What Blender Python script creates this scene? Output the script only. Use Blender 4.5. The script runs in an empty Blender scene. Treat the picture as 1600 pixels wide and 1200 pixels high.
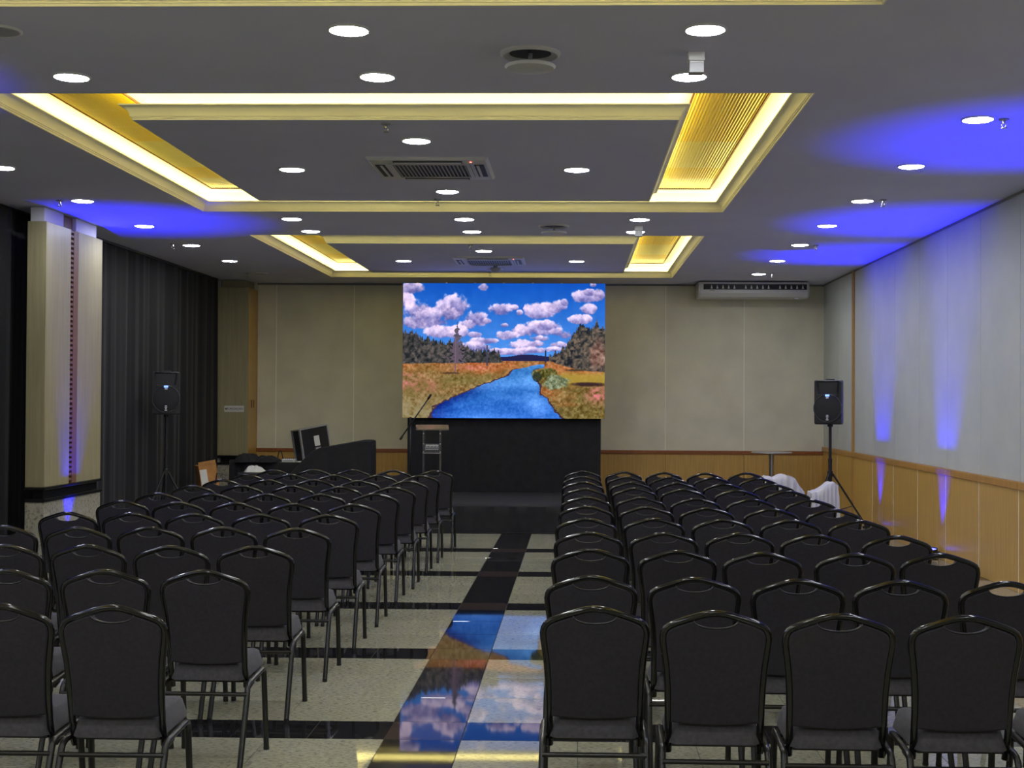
import bpy, bmesh, math, random
import numpy as np
from mathutils import Matrix, Vector

random.seed(7)
C = bpy.context.scene.collection
S = bpy.context.scene

# ------------------------------------------------------------------ camera, world, exposure
F_PX, CX, YAW, PITCH, ROLL, EYE = 2122.73, 846.82, 0.0254, 0.0134, 0.0053, 1.67
cam_d = bpy.data.cameras.new('camera')
cam = bpy.data.objects.new('camera', cam_d); C.objects.link(cam)
cam_d.sensor_fit = 'HORIZONTAL'; cam_d.sensor_width = 36.0
cam_d.lens = F_PX / 1600 * 36.0
cam_d.shift_x = -(CX - 800) / 1600
cam_d.clip_start = 0.05; cam_d.clip_end = 200
fw = Vector((-math.sin(YAW) * math.cos(PITCH), math.cos(YAW) * math.cos(PITCH), math.sin(PITCH)))
r0 = Vector((math.cos(YAW), math.sin(YAW), 0)); u0 = r0.cross(fw)
rt = math.cos(ROLL) * r0 + math.sin(ROLL) * u0
up = -math.sin(ROLL) * r0 + math.cos(ROLL) * u0
cam.matrix_world = Matrix(((rt.x, up.x, -fw.x, 0), (rt.y, up.y, -fw.y, 0), (rt.z, up.z, -fw.z, EYE), (0, 0, 0, 1)))
S.camera = cam
S.view_settings.view_transform = 'Standard'
S.view_settings.look = 'None'
S.view_settings.gamma = 1.0
S.view_settings.use_curve_mapping = False
S.view_settings.exposure = 1.42
world = bpy.data.worlds.new('world'); S.world = world; world.use_nodes = True
world.node_tree.nodes['Background'].inputs[0].default_value = (0.02, 0.02, 0.025, 1)
world.node_tree.nodes['Background'].inputs[1].default_value = 0.2
S.cycles.max_bounces = 8; S.cycles.diffuse_bounces = 5; S.cycles.glossy_bounces = 4
S.cycles.sample_clamp_indirect = 6.0
S.cycles.caustics_reflective = False; S.cycles.caustics_refractive = False

LAMP = 42.0          # downlight diffuser radiance
COVE = 4.4          # cove strip radiance
BLUE = 310.0         # blue floor spot power (W)
SCREEN = 0.38

# room dimensions (metres)
XL, XR, YB, YF, ZC = -6.05, 3.965, -4.0, 21.8, 3.57

# ------------------------------------------------------------------ materials
def srgb(r, g, b):
    f = lambda c: (c / 255 / 12.92) if c / 255 <= 0.04045 else ((c / 255 + 0.055) / 1.055) ** 2.4
    return (f(r), f(g), f(b), 1)

def new_mat(name):
    m = bpy.data.materials.new(name); m.use_nodes = True
    nt = m.node_tree; b = nt.nodes['Principled BSDF']
    return m, nt, b

def mat(name, col, rough=0.6, metal=0.0, noise=0.0, nscale=8.0, bump=0.0, bscale=120.0, spec=0.5, stretch=None, coat=0.0, sheen=0.0):
    m, nt, b = new_mat(name)
    b.inputs['Base Color'].default_value = col
    b.inputs['Roughness'].default_value = rough
    b.inputs['Metallic'].default_value = metal
    b.inputs['Specular IOR Level'].default_value = spec
    b.inputs['Coat Weight'].default_value = coat
    b.inputs['Sheen Weight'].default_value = sheen
    if noise or bump:
        geo = nt.nodes.new('ShaderNodeNewGeometry'); mp = nt.nodes.new('ShaderNodeMapping')
        mp.inputs['Scale'].default_value = stretch or (1, 1, 1)
        nt.links.new(geo.outputs['Position'], mp.inputs['Vector'])
    if noise:
        n = nt.nodes.new('ShaderNodeTexNoise'); n.inputs['Scale'].default_value = nscale; n.inputs['Detail'].default_value = 5
        nt.links.new(mp.outputs[0], n.inputs['Vector'])
        r = nt.nodes.new('ShaderNodeValToRGB')
        r.color_ramp.elements[0].position = 0.3; r.color_ramp.elements[1].position = 0.7
        r.color_ramp.elements[0].color = tuple(c * (1 - noise) for c in col[:3]) + (1,)
        r.color_ramp.elements[1].color = tuple(min(1, c * (1 + noise)) for c in col[:3]) + (1,)
        nt.links.new(n.outputs[0], r.inputs[0]); nt.links.new(r.outputs[0], b.inputs['Base Color'])
    if bump:
        n2 = nt.nodes.new('ShaderNodeTexNoise'); n2.inputs['Scale'].default_value = bscale; n2.inputs['Detail'].default_value = 3
        nt.links.new(mp.outputs[0], n2.inputs['Vector'])
        bp = nt.nodes.new('ShaderNodeBump'); bp.inputs['Strength'].default_value = bump; bp.inputs['Distance'].default_value = 0.004
        nt.links.new(n2.outputs[0], bp.inputs['Height']); nt.links.new(bp.outputs[0], b.inputs['Normal'])
    return m

def emis(name, col, strength):
    m, nt, b = new_mat(name)
    b.inputs['Base Color'].default_value = (0.8, 0.8, 0.8, 1)
    b.inputs['Emission Color'].default_value = col
    b.inputs['Emission Strength'].default_value = strength
    return m

def wood(name, c1, c2, rough=0.35, scale=1.0):
    m, nt, b = new_mat(name)
    geo = nt.nodes.new('ShaderNodeNewGeometry'); mp = nt.nodes.new('ShaderNodeMapping')
    mp.inputs['Scale'].default_value = (22 * scale, 22 * scale, 0.7 * scale)
    n = nt.nodes.new('ShaderNodeTexNoise'); n.inputs['Scale'].default_value = 2.0; n.inputs['Detail'].default_value = 6; n.inputs['Roughness'].default_value = 0.65
    r = nt.nodes.new('ShaderNodeValToRGB')
    r.color_ramp.elements[0].position = 0.32; r.color_ramp.elements[1].position = 0.68
    r.color_ramp.elements[0].color = c1; r.color_ramp.elements[1].color = c2
    nt.links.new(geo.outputs['Position'], mp.inputs['Vector']); nt.links.new(mp.outputs[0], n.inputs['Vector'])
    nt.links.new(n.outputs[0], r.inputs[0])
    oi = nt.nodes.new('ShaderNodeObjectInfo'); hsv = nt.nodes.new('ShaderNodeHueSaturation')
    mr = nt.nodes.new('ShaderNodeMapRange'); mr.inputs['To Min'].default_value = 0.94; mr.inputs['To Max'].default_value = 1.06
    nt.links.new(oi.outputs['Random'], mr.inputs['Value']); nt.links.new(mr.outputs[0], hsv.inputs['Value'])
    nt.links.new(r.outputs[0], hsv.inputs['Color']); nt.links.new(hsv.outputs[0], b.inputs['Base Color'])
    b.inputs['Roughness'].default_value = rough
    return m

def tile_mat(name, base, fleck, thr=0.60, rough=0.03, scale=(15, 42, 1), dark=False):
    m, nt, b = new_mat(name)
    geo = nt.nodes.new('ShaderNodeNewGeometry'); mp = nt.nodes.new('ShaderNodeMapping')
    mp.inputs['Scale'].default_value = scale
    n = nt.nodes.new('ShaderNodeTexNoise'); n.inputs['Scale'].default_value = 2.2; n.inputs['Detail'].default_value = 7; n.inputs['Roughness'].default_value = 0.7
    r = nt.nodes.new('ShaderNodeValToRGB')
    e = r.color_ramp.elements; e[0].position = 0.30; e[0].color = fleck; e[1].position = 0.52; e[1].color = base
    nt.links.new(geo.outputs['Position'], mp.inputs['Vector']); nt.links.new(mp.outputs[0], n.inputs['Vector'])
    nt.links.new(n.outputs[0], r.inputs[0])
    n2 = nt.nodes.new('ShaderNodeTexNoise'); n2.inputs['Scale'].default_value = 3.0; n2.inputs['Detail'].default_value = 3
    nt.links.new(geo.outputs['Position'], n2.inputs['Vector'])
    mr = nt.nodes.new('ShaderNodeMapRange'); mr.inputs['To Min'].default_value = 0.86; mr.inputs['To Max'].default_value = 1.1
    nt.links.new(n2.outputs[0], mr.inputs['Value'])
    oi = nt.nodes.new('ShaderNodeObjectInfo'); mr2 = nt.nodes.new('ShaderNodeMapRange')
    mr2.inputs['To Min'].default_value = 0.95; mr2.inputs['To Max'].default_value = 1.05
    nt.links.new(oi.outputs['Random'], mr2.inputs['Value'])
    mul = nt.nodes.new('ShaderNodeMath'); mul.operation = 'MULTIPLY'
    nt.links.new(mr.outputs[0], mul.inputs[0]); nt.links.new(mr2.outputs[0], mul.inputs[1])
    hsv = nt.nodes.new('ShaderNodeHueSaturation'); nt.links.new(mul.outputs[0], hsv.inputs['Value'])
    nt.links.new(r.outputs[0], hsv.inputs['Color']); nt.links.new(hsv.outputs[0], b.inputs['Base Color'])
    b.inputs['Roughness'].default_value = rough
    b.inputs['IOR'].default_value = 1.55
    return m

M = {}
M['ceiling'] = mat('ceiling_paint', (0.64, 0.645, 0.80, 1), 0.9, noise=0.03, nscale=1.5, bump=0.1, bscale=90)
M['plaster'] = mat('white_plaster', (0.72, 0.71, 0.68, 1), 0.85, noise=0.03)
M['cream'] = mat('cream_moulding', (0.93, 0.91, 0.78, 1), 0.55, noise=0.02, nscale=3)
M['fabric_wall'] = mat('beige_wall_fabric', (0.69, 0.665, 0.51, 1), 0.9, noise=0.07, nscale=2.4, bump=0.25, bscale=260)
M['fabric_side'] = mat('grey_wall_fabric', (0.51, 0.54, 0.53, 1), 0.9, noise=0.05, nscale=2.0, bump=0.25, bscale=260)
M['seam'] = mat('pale_seam', (0.72, 0.68, 0.55, 1), 0.7)
M['seam_pale'] = mat('pale_joint', (0.92, 0.90, 0.78, 1), 0.5)
M['seam_dark'] = mat('dark_seam', (0.22, 0.22, 0.20, 1), 0.8)
M['oak'] = wood('oak_veneer', srgb(178, 140, 68), srgb(204, 166, 92))
M['oak_pale'] = wood('pale_oak_veneer', srgb(142, 134, 100), srgb(160, 152, 117), 0.4)
M['rail'] = wood('brown_rail', srgb(128, 72, 30), srgb(150, 88, 40))
M['oak_rail'] = wood('oak_rail', srgb(168, 122, 58), srgb(190, 144, 74))
M['tile'] = tile_mat('cream_terrazzo', srgb(172, 170, 147), srgb(62, 58, 48))
M['tile_dark'] = tile_mat('black_terrazzo', srgb(34, 33, 35), srgb(16, 15, 16))
M['tile_brown'] = tile_mat('brown_terrazzo', srgb(66, 54, 50), srgb(36, 30, 28))
M['grout'] = mat('grout', srgb(90, 88, 80), 0.9)
M['granite'] = tile_mat('grey_granite', srgb(176, 172, 154), srgb(70, 66, 54), rough=0.3, scale=(14, 14, 14))
M['black_stone'] = mat('black_polished_stone', (0.012, 0.012, 0.013, 1), 0.15)
M['curtain'] = mat('black_curtain', (0.0036, 0.0034, 0.0043, 1), 0.85, noise=0.3, nscale=6, stretch=(3, 3, 0.15), sheen=0.06)
M['black_cloth'] = mat('black_cloth', (0.010, 0.0098, 0.011, 1), 0.9, noise=0.3, nscale=10, bump=0.3, bscale=60)
M['white_cloth'] = mat('white_cloth', (0.60, 0.59, 0.60, 1), 0.85, bump=0.4, bscale=14)
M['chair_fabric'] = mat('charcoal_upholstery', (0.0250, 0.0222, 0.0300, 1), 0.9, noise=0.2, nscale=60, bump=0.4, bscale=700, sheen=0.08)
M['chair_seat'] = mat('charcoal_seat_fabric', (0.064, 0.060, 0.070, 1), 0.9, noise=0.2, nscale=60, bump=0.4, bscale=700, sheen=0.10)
M['piping'] = mat('black_piping', (0.022, 0.022, 0.024, 1), 0.35)
M['tube'] = mat('black_lacquered_tube', (0.004, 0.004, 0.0045, 1), 0.11, spec=0.6)
M['leg_tube'] = mat('dark_grey_lacquer', (0.010, 0.010, 0.0105, 1), 0.28, spec=0.5)
M['lamp'] = emis('downlight_diffuser', (0.94, 0.97, 1.0, 1), LAMP)
M['lamp_off'] = mat('unlit_diffuser', (0.35, 0.35, 0.37, 1), 0.4)
M['lamp_rim'] = mat('white_lamp_rim', (0.7, 0.7, 0.7, 1), 0.4)
M['led_strip'] = emis('warm_led_strip', (1.0, 0.88, 0.38, 1), COVE)
M['gold'] = mat('gold_ribbed_sheet', (0.95, 0.66, 0.0, 1), 0.35, metal=0.1)
M['gold_reflecting'] = mat('gold_ribbed_sheet_reflecting', (0.92, 0.76, 0.14, 1), 0.3, metal=0.1)  # same gold; reflected strip light is put into this lighter colour
M['white_plastic'] = mat('white_plastic', (0.62, 0.61, 0.59, 1), 0.4)
M['grey_plastic'] = mat('grey_plastic', (0.32, 0.32, 0.33, 1), 0.45)
M['dark_slot'] = mat('dark_slot', (0.008, 0.008, 0.010, 1), 0.5)
M['black_plastic'] = mat('black_plastic', (0.012, 0.012, 0.013, 1), 0.42)
M['ring'] = mat('speaker_ring', (0.05, 0.05, 0.052, 1), 0.35)
M['grille'] = mat('speaker_grille', (0.010, 0.010, 0.010, 1), 0.55, bump=0.8, bscale=500)
M['metal'] = mat('brushed_steel', (0.45, 0.44, 0.43, 1), 0.3, metal=1.0)
M['alu'] = mat('aluminium_edge', (0.62, 0.62, 0.62, 1), 0.35, metal=0.85)
M['copper'] = mat('red_brown_channel', srgb(118, 82, 62), 0.6)
M['badge'] = mat('white_badge', (0.6, 0.6, 0.6, 1), 0.5)
M['badge_blue'] = emis('blue_badge', (0.05, 0.2, 1.0, 1), 0.9)
M['sign'] = mat('sign_plate', (0.62, 0.62, 0.58, 1), 0.5)
M['ink'] = mat('dark_lettering', (0.02, 0.02, 0.02, 1), 0.6)
M['switch'] = mat('switch_plate', srgb(196, 160, 110), 0.5)
M['switch_key'] = mat('switch_key', srgb(120, 70, 45), 0.5)
M['card'] = mat('brown_cardboard', srgb(176, 124, 66), 0.85, noise=0.15, nscale=9)
M['paper'] = mat('white_paper', (0.7, 0.69, 0.64, 1), 0.8)
M['blue_lens'] = emis('blue_lens', (0.03, 0.04, 1.0, 1), 3.0)
M['red_led'] = emis('red_led', (1.0, 0.15, 0.1, 1), 1.5)

m, nt, b = new_mat('clear_acrylic')
b.inputs['Base Color'].default_value = (0.92, 0.94, 0.96, 1); b.inputs['Roughness'].default_value = 0.04
b.inputs['Transmission Weight'].default_value = 0.93; b.inputs['IOR'].default_value = 1.45
M['acrylic'] = m
m, nt, b = new_mat('bar_table_glass')
b.inputs['Base Color'].default_value = (0.85, 0.87, 0.88, 1); b.inputs['Roughness'].default_value = 0.05
b.inputs['Transmission Weight'].default_value = 0.6; b.inputs['IOR'].default_value = 1.45
M['glass'] = m

# ------------------------------------------------------------------ mesh builder
class MB:
    def __init__(s): s.v = []; s.f = []
    def add(s, vs, fs):
        o = len(s.v); s.v += [tuple(p) for p in vs]; s.f += [tuple(i + o for i in f) for f in fs]; return s
    def box(s, x0, x1, y0, y1, z0, z1, xf=None):
        vs = [(x0, y0, z0), (x1, y0, z0), (x1, y1, z0), (x0, y1, z0), (x0, y0, z1), (x1, y0, z1), (x1, y1, z1), (x0, y1, z1)]
        if xf is not None: vs = [tuple(xf @ Vector(p)) for p in vs]
        return s.add(vs, [(3, 2, 1, 0), (4, 5, 6, 7), (0, 1, 5, 4), (1, 2, 6, 5), (2, 3, 7, 6), (3, 0, 4, 7)])
    def cbox(s, x0, x1, y0, y1, z0, z1, c=0.006, xf=None):
        """box with chamfered vertical and horizontal edges"""
        xs = (x0, x1); ys = (y0, y1); zs = (z0, z1)
        bm = bmesh.new(); bmesh.ops.create_cube(bm, size=1)
        for v in bm.verts:
            v.co = Vector((xs[v.co.x > 0], ys[v.co.y > 0], zs[v.co.z > 0]))
        bmesh.ops.bevel(bm, geom=bm.edges[:], offset=c, segments=2, affect='EDGES', profile=0.5)
        bm.verts.index_update()
        vs = [(xf @ v.co) if xf is not None else v.co.copy() for v in bm.verts]
        fs = [tuple(v.index for v in f.verts) for f in bm.faces]
        bm.free(); return s.add(vs, fs)
    def tube(s, path, rx, n=8, ry=None, closed=False, cap=True, ref=None):
        """sweep an ellipse (rx in the plane of ref x tangent, ry along ref)"""
        ry = ry or rx; P = [Vector(p) for p in path]; L = len(P); rings = []
        ref = Vector(ref) if ref else None
        prev = None
        for i in range(L):
            if closed: t = P[(i + 1) % L] - P[i - 1]
            else: t = P[min(i + 1, L - 1)] - P[max(i - 1, 0)]
            t.normalize()
            if ref is not None: w = (ref - t * ref.dot(t)).normalized()
            else:
                a = prev if prev is not None else (Vector((0, 0, 1)) if abs(t.z) < 0.9 else Vector((1, 0, 0)))
                w = (a - t * a.dot(t)).normalized(); prev = w
            u = t.cross(w)
            rings.append([P[i] + u * (rx * math.cos(2 * math.pi * k / n)) + w * (ry * math.sin(2 * math.pi * k / n)) for k in range(n)])
        vs = [p for r in rings for p in r]; fs = []
        for i in range(L if closed else L - 1):
            j = (i + 1) % L
            for k in range(n):
                k2 = (k + 1) % n
                fs.append((i * n + k, i * n + k2, j * n + k2, j * n + k))
        if cap and not closed:
            fs.append(tuple(range(n - 1, -1, -1))); fs.append(tuple((L - 1) * n + k for k in range(n)))
        return s.add(vs, fs)
    def lathe(s, prof, cx=0, cy=0, n=24, cap0=True, cap1=True, xf=None):
        vs = []; fs = []
        for (r, z) in prof:
            for k in range(n):
                a = 2 * math.pi * k / n; vs.append(Vector((cx + r * math.cos(a), cy + r * math.sin(a), z)))
        for i in range(len(prof) - 1):
            for k in range(n):
                k2 = (k + 1) % n; fs.append((i * n + k, i * n + k2, (i + 1) * n + k2, (i + 1) * n + k))
        if cap0: fs.append(tuple(range(n - 1, -1, -1)))
        if cap1: fs.append(tuple((len(prof) - 1) * n + k for k in range(n)))
        if xf is not None: vs = [xf @ v for v in vs]
        return s.add(vs, fs)
    def ringsweep(s, prof, x0, x1, y0, y1):
        """profile of (e, z): e>0 moves the rectangle inwards; mitred around a rectangle"""
        vs = []; fs = []
        for (e, z) in prof:
            vs += [(x0 + e, y0 + e, z), (x1 - e, y0 + e, z), (x1 - e, y1 - e, z), (x0 + e, y1 - e, z)]
        for i in range(len(prof) - 1):
            for k in range(4):
                k2 = (k + 1) % 4; fs.append((i * 4 + k, i * 4 + k2, (i + 1) * 4 + k2, (i + 1) * 4 + k))
        return s.add(vs, fs)
    def ringstrip(s, e, w, z, x0, x1, y0, y1, n=20):
        """slim led batten laid along a rectangle in short lengths: top and both sides glow"""
        zb = z - 0.010
        for k in range(n):
            a, b2 = k / n, (k + 1) / n
            xa, xb = x0 + e + (x1 - x0 - 2 * e) * a, x0 + e + (x1 - x0 - 2 * e) * b2
            ya, yb = y0 + e + (y1 - y0 - 2 * e) * a, y0 + e + (y1 - y0 - 2 * e) * b2
            for (p, q) in ((y0 + e, y0 + e + w), (y1 - e - w, y1 - e)):
                s.add([(xa, p, z), (xb, p, z), (xb, q, z), (xa, q, z), (xa, p, zb), (xb, p, zb), (xb, q, zb), (xa, q, zb)], [(0, 1, 2, 3), (1, 0, 4, 5), (3, 2, 6, 7)])
            for (p, q) in ((x0 + e, x0 + e + w), (x1 - e - w, x1 - e)):
                s.add([(p, ya, z), (q, ya, z), (q, yb, z), (p, yb, z), (p, ya, zb), (q, ya, zb), (q, yb, zb), (p, yb, zb)], [(0, 1, 2, 3), (2, 1, 5, 6), (0, 3, 7, 4)])
        return s
    def build(s, name, m, parent=None, smooth=False, angle=None):
        me = bpy.data.meshes.new(name); me.from_pydata(s.v, [], s.f); me.update()
        me.materials.append(M[m] if isinstance(m, str) else m)
        if smooth:
            me.polygons.foreach_set('use_smooth', [True] * len(me.polygons))
            if angle: me.set_sharp_from_angle(angle=math.radians(angle))
        o = bpy.data.objects.new(name, me); C.objects.link(o)
        if parent is not None: o.parent = parent
        return o

def tag(o, label=None, cat=None, group=None, kind=None):
    if label: o['label'] = label
    if cat: o['category'] = cat
    if group: o['group'] = group
    if kind: o['kind'] = kind
    return o
def thing(name, label, cat, loc=(0, 0, 0), rotz=0.0, group=None, kind=None):
    o = bpy.data.objects.new(name, None); C.objects.link(o)
    o.location = loc; o.rotation_euler = (0, 0, rotz); o.empty_display_size = 0.1
    return tag(o, label, cat, group, kind)
def dup(root, loc, rotz=0.0, label=None):
    r = root.copy(); C.objects.link(r); r.location = loc; r.rotation_euler = (0, 0, rotz)
    if label: r['label'] = label
    for ch in root.children:
        c = ch.copy(); C.objects.link(c); c.parent = r
        for g in ch.children:
            d = g.copy(); C.objects.link(d); d.parent = c
    return r
ORD = ['first', 'second', 'third', 'fourth', 'fifth', 'sixth', 'seventh', 'eighth', 'ninth', 'tenth', 'eleventh', 'twelfth']

# ------------------------------------------------------------------ floor with terrazzo tiles
floor = tag(MB().box(XL, XR, YB, YF, -0.06, -0.004).build('floor', 'grout'), 'polished cream terrazzo floor with dark bands and a dark aisle stripe', 'floor', kind='structure')
SX0, SX1 = -0.944, -0.561           # dark aisle stripe
BAND0, PER, BW = 6.715, 2.101, 0.375  # first dark cross band, period, width
specs = []                          # (kind, x0, x1, y0, y1)
TW = 0.5755
for k in range(-5, 8):
    b0 = BAND0 + k * PER; b1 = b0 + BW
    rows = [(b0, b1, True)] + [(b1 + i * (PER - BW) / 3, b1 + (i + 1) * (PER - BW) / 3, False) for i in range(3)]
    for (y0, y1, band) in rows:
        y0 = max(y0, YB); y1 = min(y1, YF)
        if y1 - y0 < 0.02: continue
        specs.append(('tile_brown' if band else 'tile_dark', SX0, SX1, y0, y1))
        step = 0.383 if band else TW
        x = SX1
        while x < XR - 0.01:
            specs.append(('tile_dark' if band else 'tile', x, min(x + step, XR), y0, y1)); x += step
        x = SX0
        while x > XL + 0.01:
            specs.append(('tile_dark' if band else 'tile', max(x - step, XL), x, y0, y1)); x -= step
def vis(sp):
    cx = (sp[1] + sp[2]) / 2; cy = (sp[3] + sp[4]) / 2
    if cy < 5.0 or cy > 17.6: return -1
    d = max(0.0, max(-1.55 - cx, cx - 0.0))
    return 40.0 / cy - d * 4.0
order = sorted(range(len(specs)), key=lambda i: -vis(specs[i]))
near = set(order[:290])
rest = {}
tile_cache = {}
for i, (kd, x0, x1, y0, y1) in enumerate(specs):
    g = 0.0012
    if i in near:
        w, d = round(x1 - x0 - 2 * g, 4), round(y1 - y0 - 2 * g, 4)
        key = (kd, w, d)
        if key not in tile_cache:
            c = 0.0012
            vs = []
            for (e, z) in ((0, -0.012), (0, -c), (c, 0)):
                vs += [(-w / 2 + e, -d / 2 + e, z), (w / 2 - e, -d / 2 + e, z), (w / 2 - e, d / 2 - e, z), (-w / 2 + e, d / 2 - e, z)]
            fs = [(8, 9, 10, 11)]
            for a in (0, 4):
                for k in range(4): fs.append((a + k, a + (k + 1) % 4, a + 4 + (k + 1) % 4, a + 4 + k))
            me = bpy.data.meshes.new('tile'); me.from_pydata(vs, [], fs); me.materials.append(M[kd]); tile_cache[key] = me
        o = bpy.data.objects.new('tile', tile_cache[key]); C.objects.link(o); o.parent = floor
        o.location = ((x0 + x1) / 2, (y0 + y1) / 2, 0)
        o.rotation_euler = (random.gauss(0, 0.0009), random.gauss(0, 0.0009), 0)
    else:
        rest.setdefault(kd, MB()).box(x0 + g, x1 - g, y0 + g, y1 - g, -0.012, 0)
for kd, mb in rest.items():
    tag(mb.build('tile_field', kd, floor), kind='stuff')

# ------------------------------------------------------------------ ceiling with three recessed coves
OX0, OX1 = -3.756, 1.445
COVES = [(1.27, 6.475), (8.321, 13.53), (15.464, 20.663)]
ce = MB()
ys = [YB]
for a, b_ in COVES: ys += [a, b_]
ys.append(YF)
T = 0.012
for i in range(len(ys) - 1):
    if i % 2 == 0: ce.box(XL, XR, ys[i], ys[i + 1], ZC, ZC + T)
    else:
        ce.box(XL, OX0, ys[i], ys[i + 1], ZC, ZC + T); ce.box(OX1, XR, ys[i], ys[i + 1], ZC, ZC + T)
ceiling = tag(ce.build('ceiling', 'ceiling'), 'grey painted flat ceiling around the lit coves', 'ceiling', kind='structure')

cove_names = ['recessed ceiling cove with warm light nearest the camera, mostly out of frame',
              'large recessed ceiling cove with warm light, gold panels and air cassette in the middle',
              'recessed ceiling cove with warm light nearest the screen']
for ci, (y0, y1) in enumerate(COVES):
    cv = thing('ceiling_cove', cove_names[ci], 'ceiling cove', (0, 0, ZC), kind='structure', group='lit ceiling coves')
    RH = 0.205
    # recess box: side walls (set back behind the crown) and flat cream top
    bx = MB(); k = 0.10
    bx.ringsweep([(-k, 0.012), (-k, RH)], OX0, OX1, y0, y1)
    bx.add([(OX0 - k, y0 - k, RH), (OX1 + k, y0 - k, RH), (OX1 + k, y1 + k, RH), (OX0 - k, y1 + k, RH)], [(0, 1, 2, 3)])
    bx.ringsweep([(-k, 0.0125), (0.0, 0.0125)], OX0, OX1, y0, y1)
    bx.build('recess', 'cream', cv)
    # outer crown moulding: bead, fillet, concave sweep to a lip that hides the strip
    prof = [(-0.006, -0.0015), (0.003, -0.0015), (0.003, 0.012), (0.010, 0.013), (0.010, 0.022), (0.016, 0.024)]
    for i in range(1, 8):
        a = i / 7 * math.pi / 2
        prof.append((0.016 + 0.058 * (1 - math.cos(a)), 0.024 + 0.062 * math.sin(a)))
    prof += [(0.076, 0.094), (0.064, 0.094), (0.0, 0.05), (-0.01, 0.0126)]
    MB().ringsweep(prof, OX0, OX1, y0, y1).build('crown_moulding', 'cream', cv, True, 30)
    # led strip on the ledge behind the crown
    MB().ringstrip(-0.04, 0.02, 0.106, OX0, OX1, y0, y1).build('light_strip', 'led_strip', cv)
    # inner floating panel
    px0, px1, py0, py1 = -3.019, 0.677, y0 + 0.794, y1 - 0.726
    pn = MB(); pn.box(px0, px1, py0, py1, 0.0, 0.012); pn.build('floating_panel', 'ceiling', cv)
    prof2 = [(0.006, -0.0015), (-0.003, -0.0015), (-0.003, 0.012), (-0.010, 0.013), (-0.010, 0.022), (-0.016, 0.024)]
    for i in range(1, 8):
        a = i / 7 * math.pi / 2
        prof2.append((-0.016 - 0.058 * (1 - math.cos(a)), 0.024 + 0.062 * math.sin(a)))
    prof2 += [(-0.076, 0.094), (-0.064, 0.094), (0.0, 0.05), (0.01, 0.0126)]
    MB().ringsweep(prof2, px0, px1, py0, py1).build('panel_crown', 'cream', cv, True, 30)
    MB().ringsweep([(0.07, 0.012), (0.07, RH)], px0, px1, py0, py1).build('fascia', 'cream', cv)
    MB().ringstrip(-0.02, 0.02, 0.106, px0, px1, py0, py1).build('light_strip', 'led_strip', cv)
    # gold ribbed sheets on both long sides
    for side, (gx0, gx1) in enumerate(((0.79, 1.292), (-3.615, -3.112))):
        fr = MB(); gy0, gy1 = y0 + 0.22, y1 - 0.225
        t_ = 0.012
        fr.box(gx0 - t_, gx0, gy0 - t_, gy1 + t_, RH - 0.014, RH); fr.box(gx1, gx1 + t_, gy0 - t_, gy1 + t_, RH - 0.014, RH)
        fr.box(gx0, gx1, gy0 - t_, gy0, RH - 0.014, RH); fr.box(gx0, gx1, gy1, gy1 + t_, RH - 0.014, RH)
        fr.build('gold_frame', 'rail', cv)
        ns = 8; L = (gy1 - gy0) / ns
        for s_ in range(ns):
            a0, a1 = gy0 + s_ * L + 0.002, gy0 + (s_ + 1) * L - 0.002
            nr = 22; w = (gx1 - gx0) / nr
            vs = []; fs = []
            for r_ in range(nr + 1):
                for q in ((0.0, 0), (0.5, 1)):
                    if r_ == nr and q[0] > 0: continue
                    x = gx0 + (r_ + q[0]) * w; z = RH - 0.004 - 0.005 * q[1]
                    vs += [(x, a0, z), (x, a1, z)]
            for j in range(len(vs) // 2 - 1): fs.append((2 * j, 2 * j + 1, 2 * j + 3, 2 * j + 2))
            o = MB().add(vs, fs).build('gold_sheet', 'gold' if s_ in (0, 1, 2, 3, 6) else 'gold_reflecting', cv)
            o.rotation_euler = (0, 0, 0)

# ------------------------------------------------------------------ front wall
wf = tag(MB().box(XL, XR, YF, YF + 0.12, -0.06, ZC).build('wall_front', 'seam'), 'beige fabric panelled front wall with oak wainscot behind the screen', 'wall', kind='structure')
seams = [-5.15, -4.841, -3.585, -2.333, -1.08, 0.172, 1.424, 2.676, XR]
for a, b_ in zip(seams[:-1], seams[1:]):
    MB().cbox(a + 0.004, b_ - 0.004, YF - 0.02, YF + 0.01, 0.90, ZC - 0.002, 0.004).build('wall_panel', 'fabric_wall', wf)
    MB().cbox(a + 0.002, b_ - 0.002, YF - 0.03, YF + 0.01, 0.0, 0.85, 0.003).build('wainscot_panel', 'oak', wf)
for a in seams[1:-1]:
    MB().box(a - 0.006, a + 0.006, YF - 0.024, YF, 0.911, ZC - 0.031).build('seam_strip', 'seam_pale', wf)
MB().cbox(-5.15, XR, YF - 0.045, YF + 0.01, 0.85, 0.91, 0.006).build('chair_rail', 'rail', wf)
MB().cbox(-5.15, XR, YF - 0.03, YF, ZC - 0.03, ZC - 0.001, 0.004).build('cornice', 'seam_dark', wf)

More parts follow.
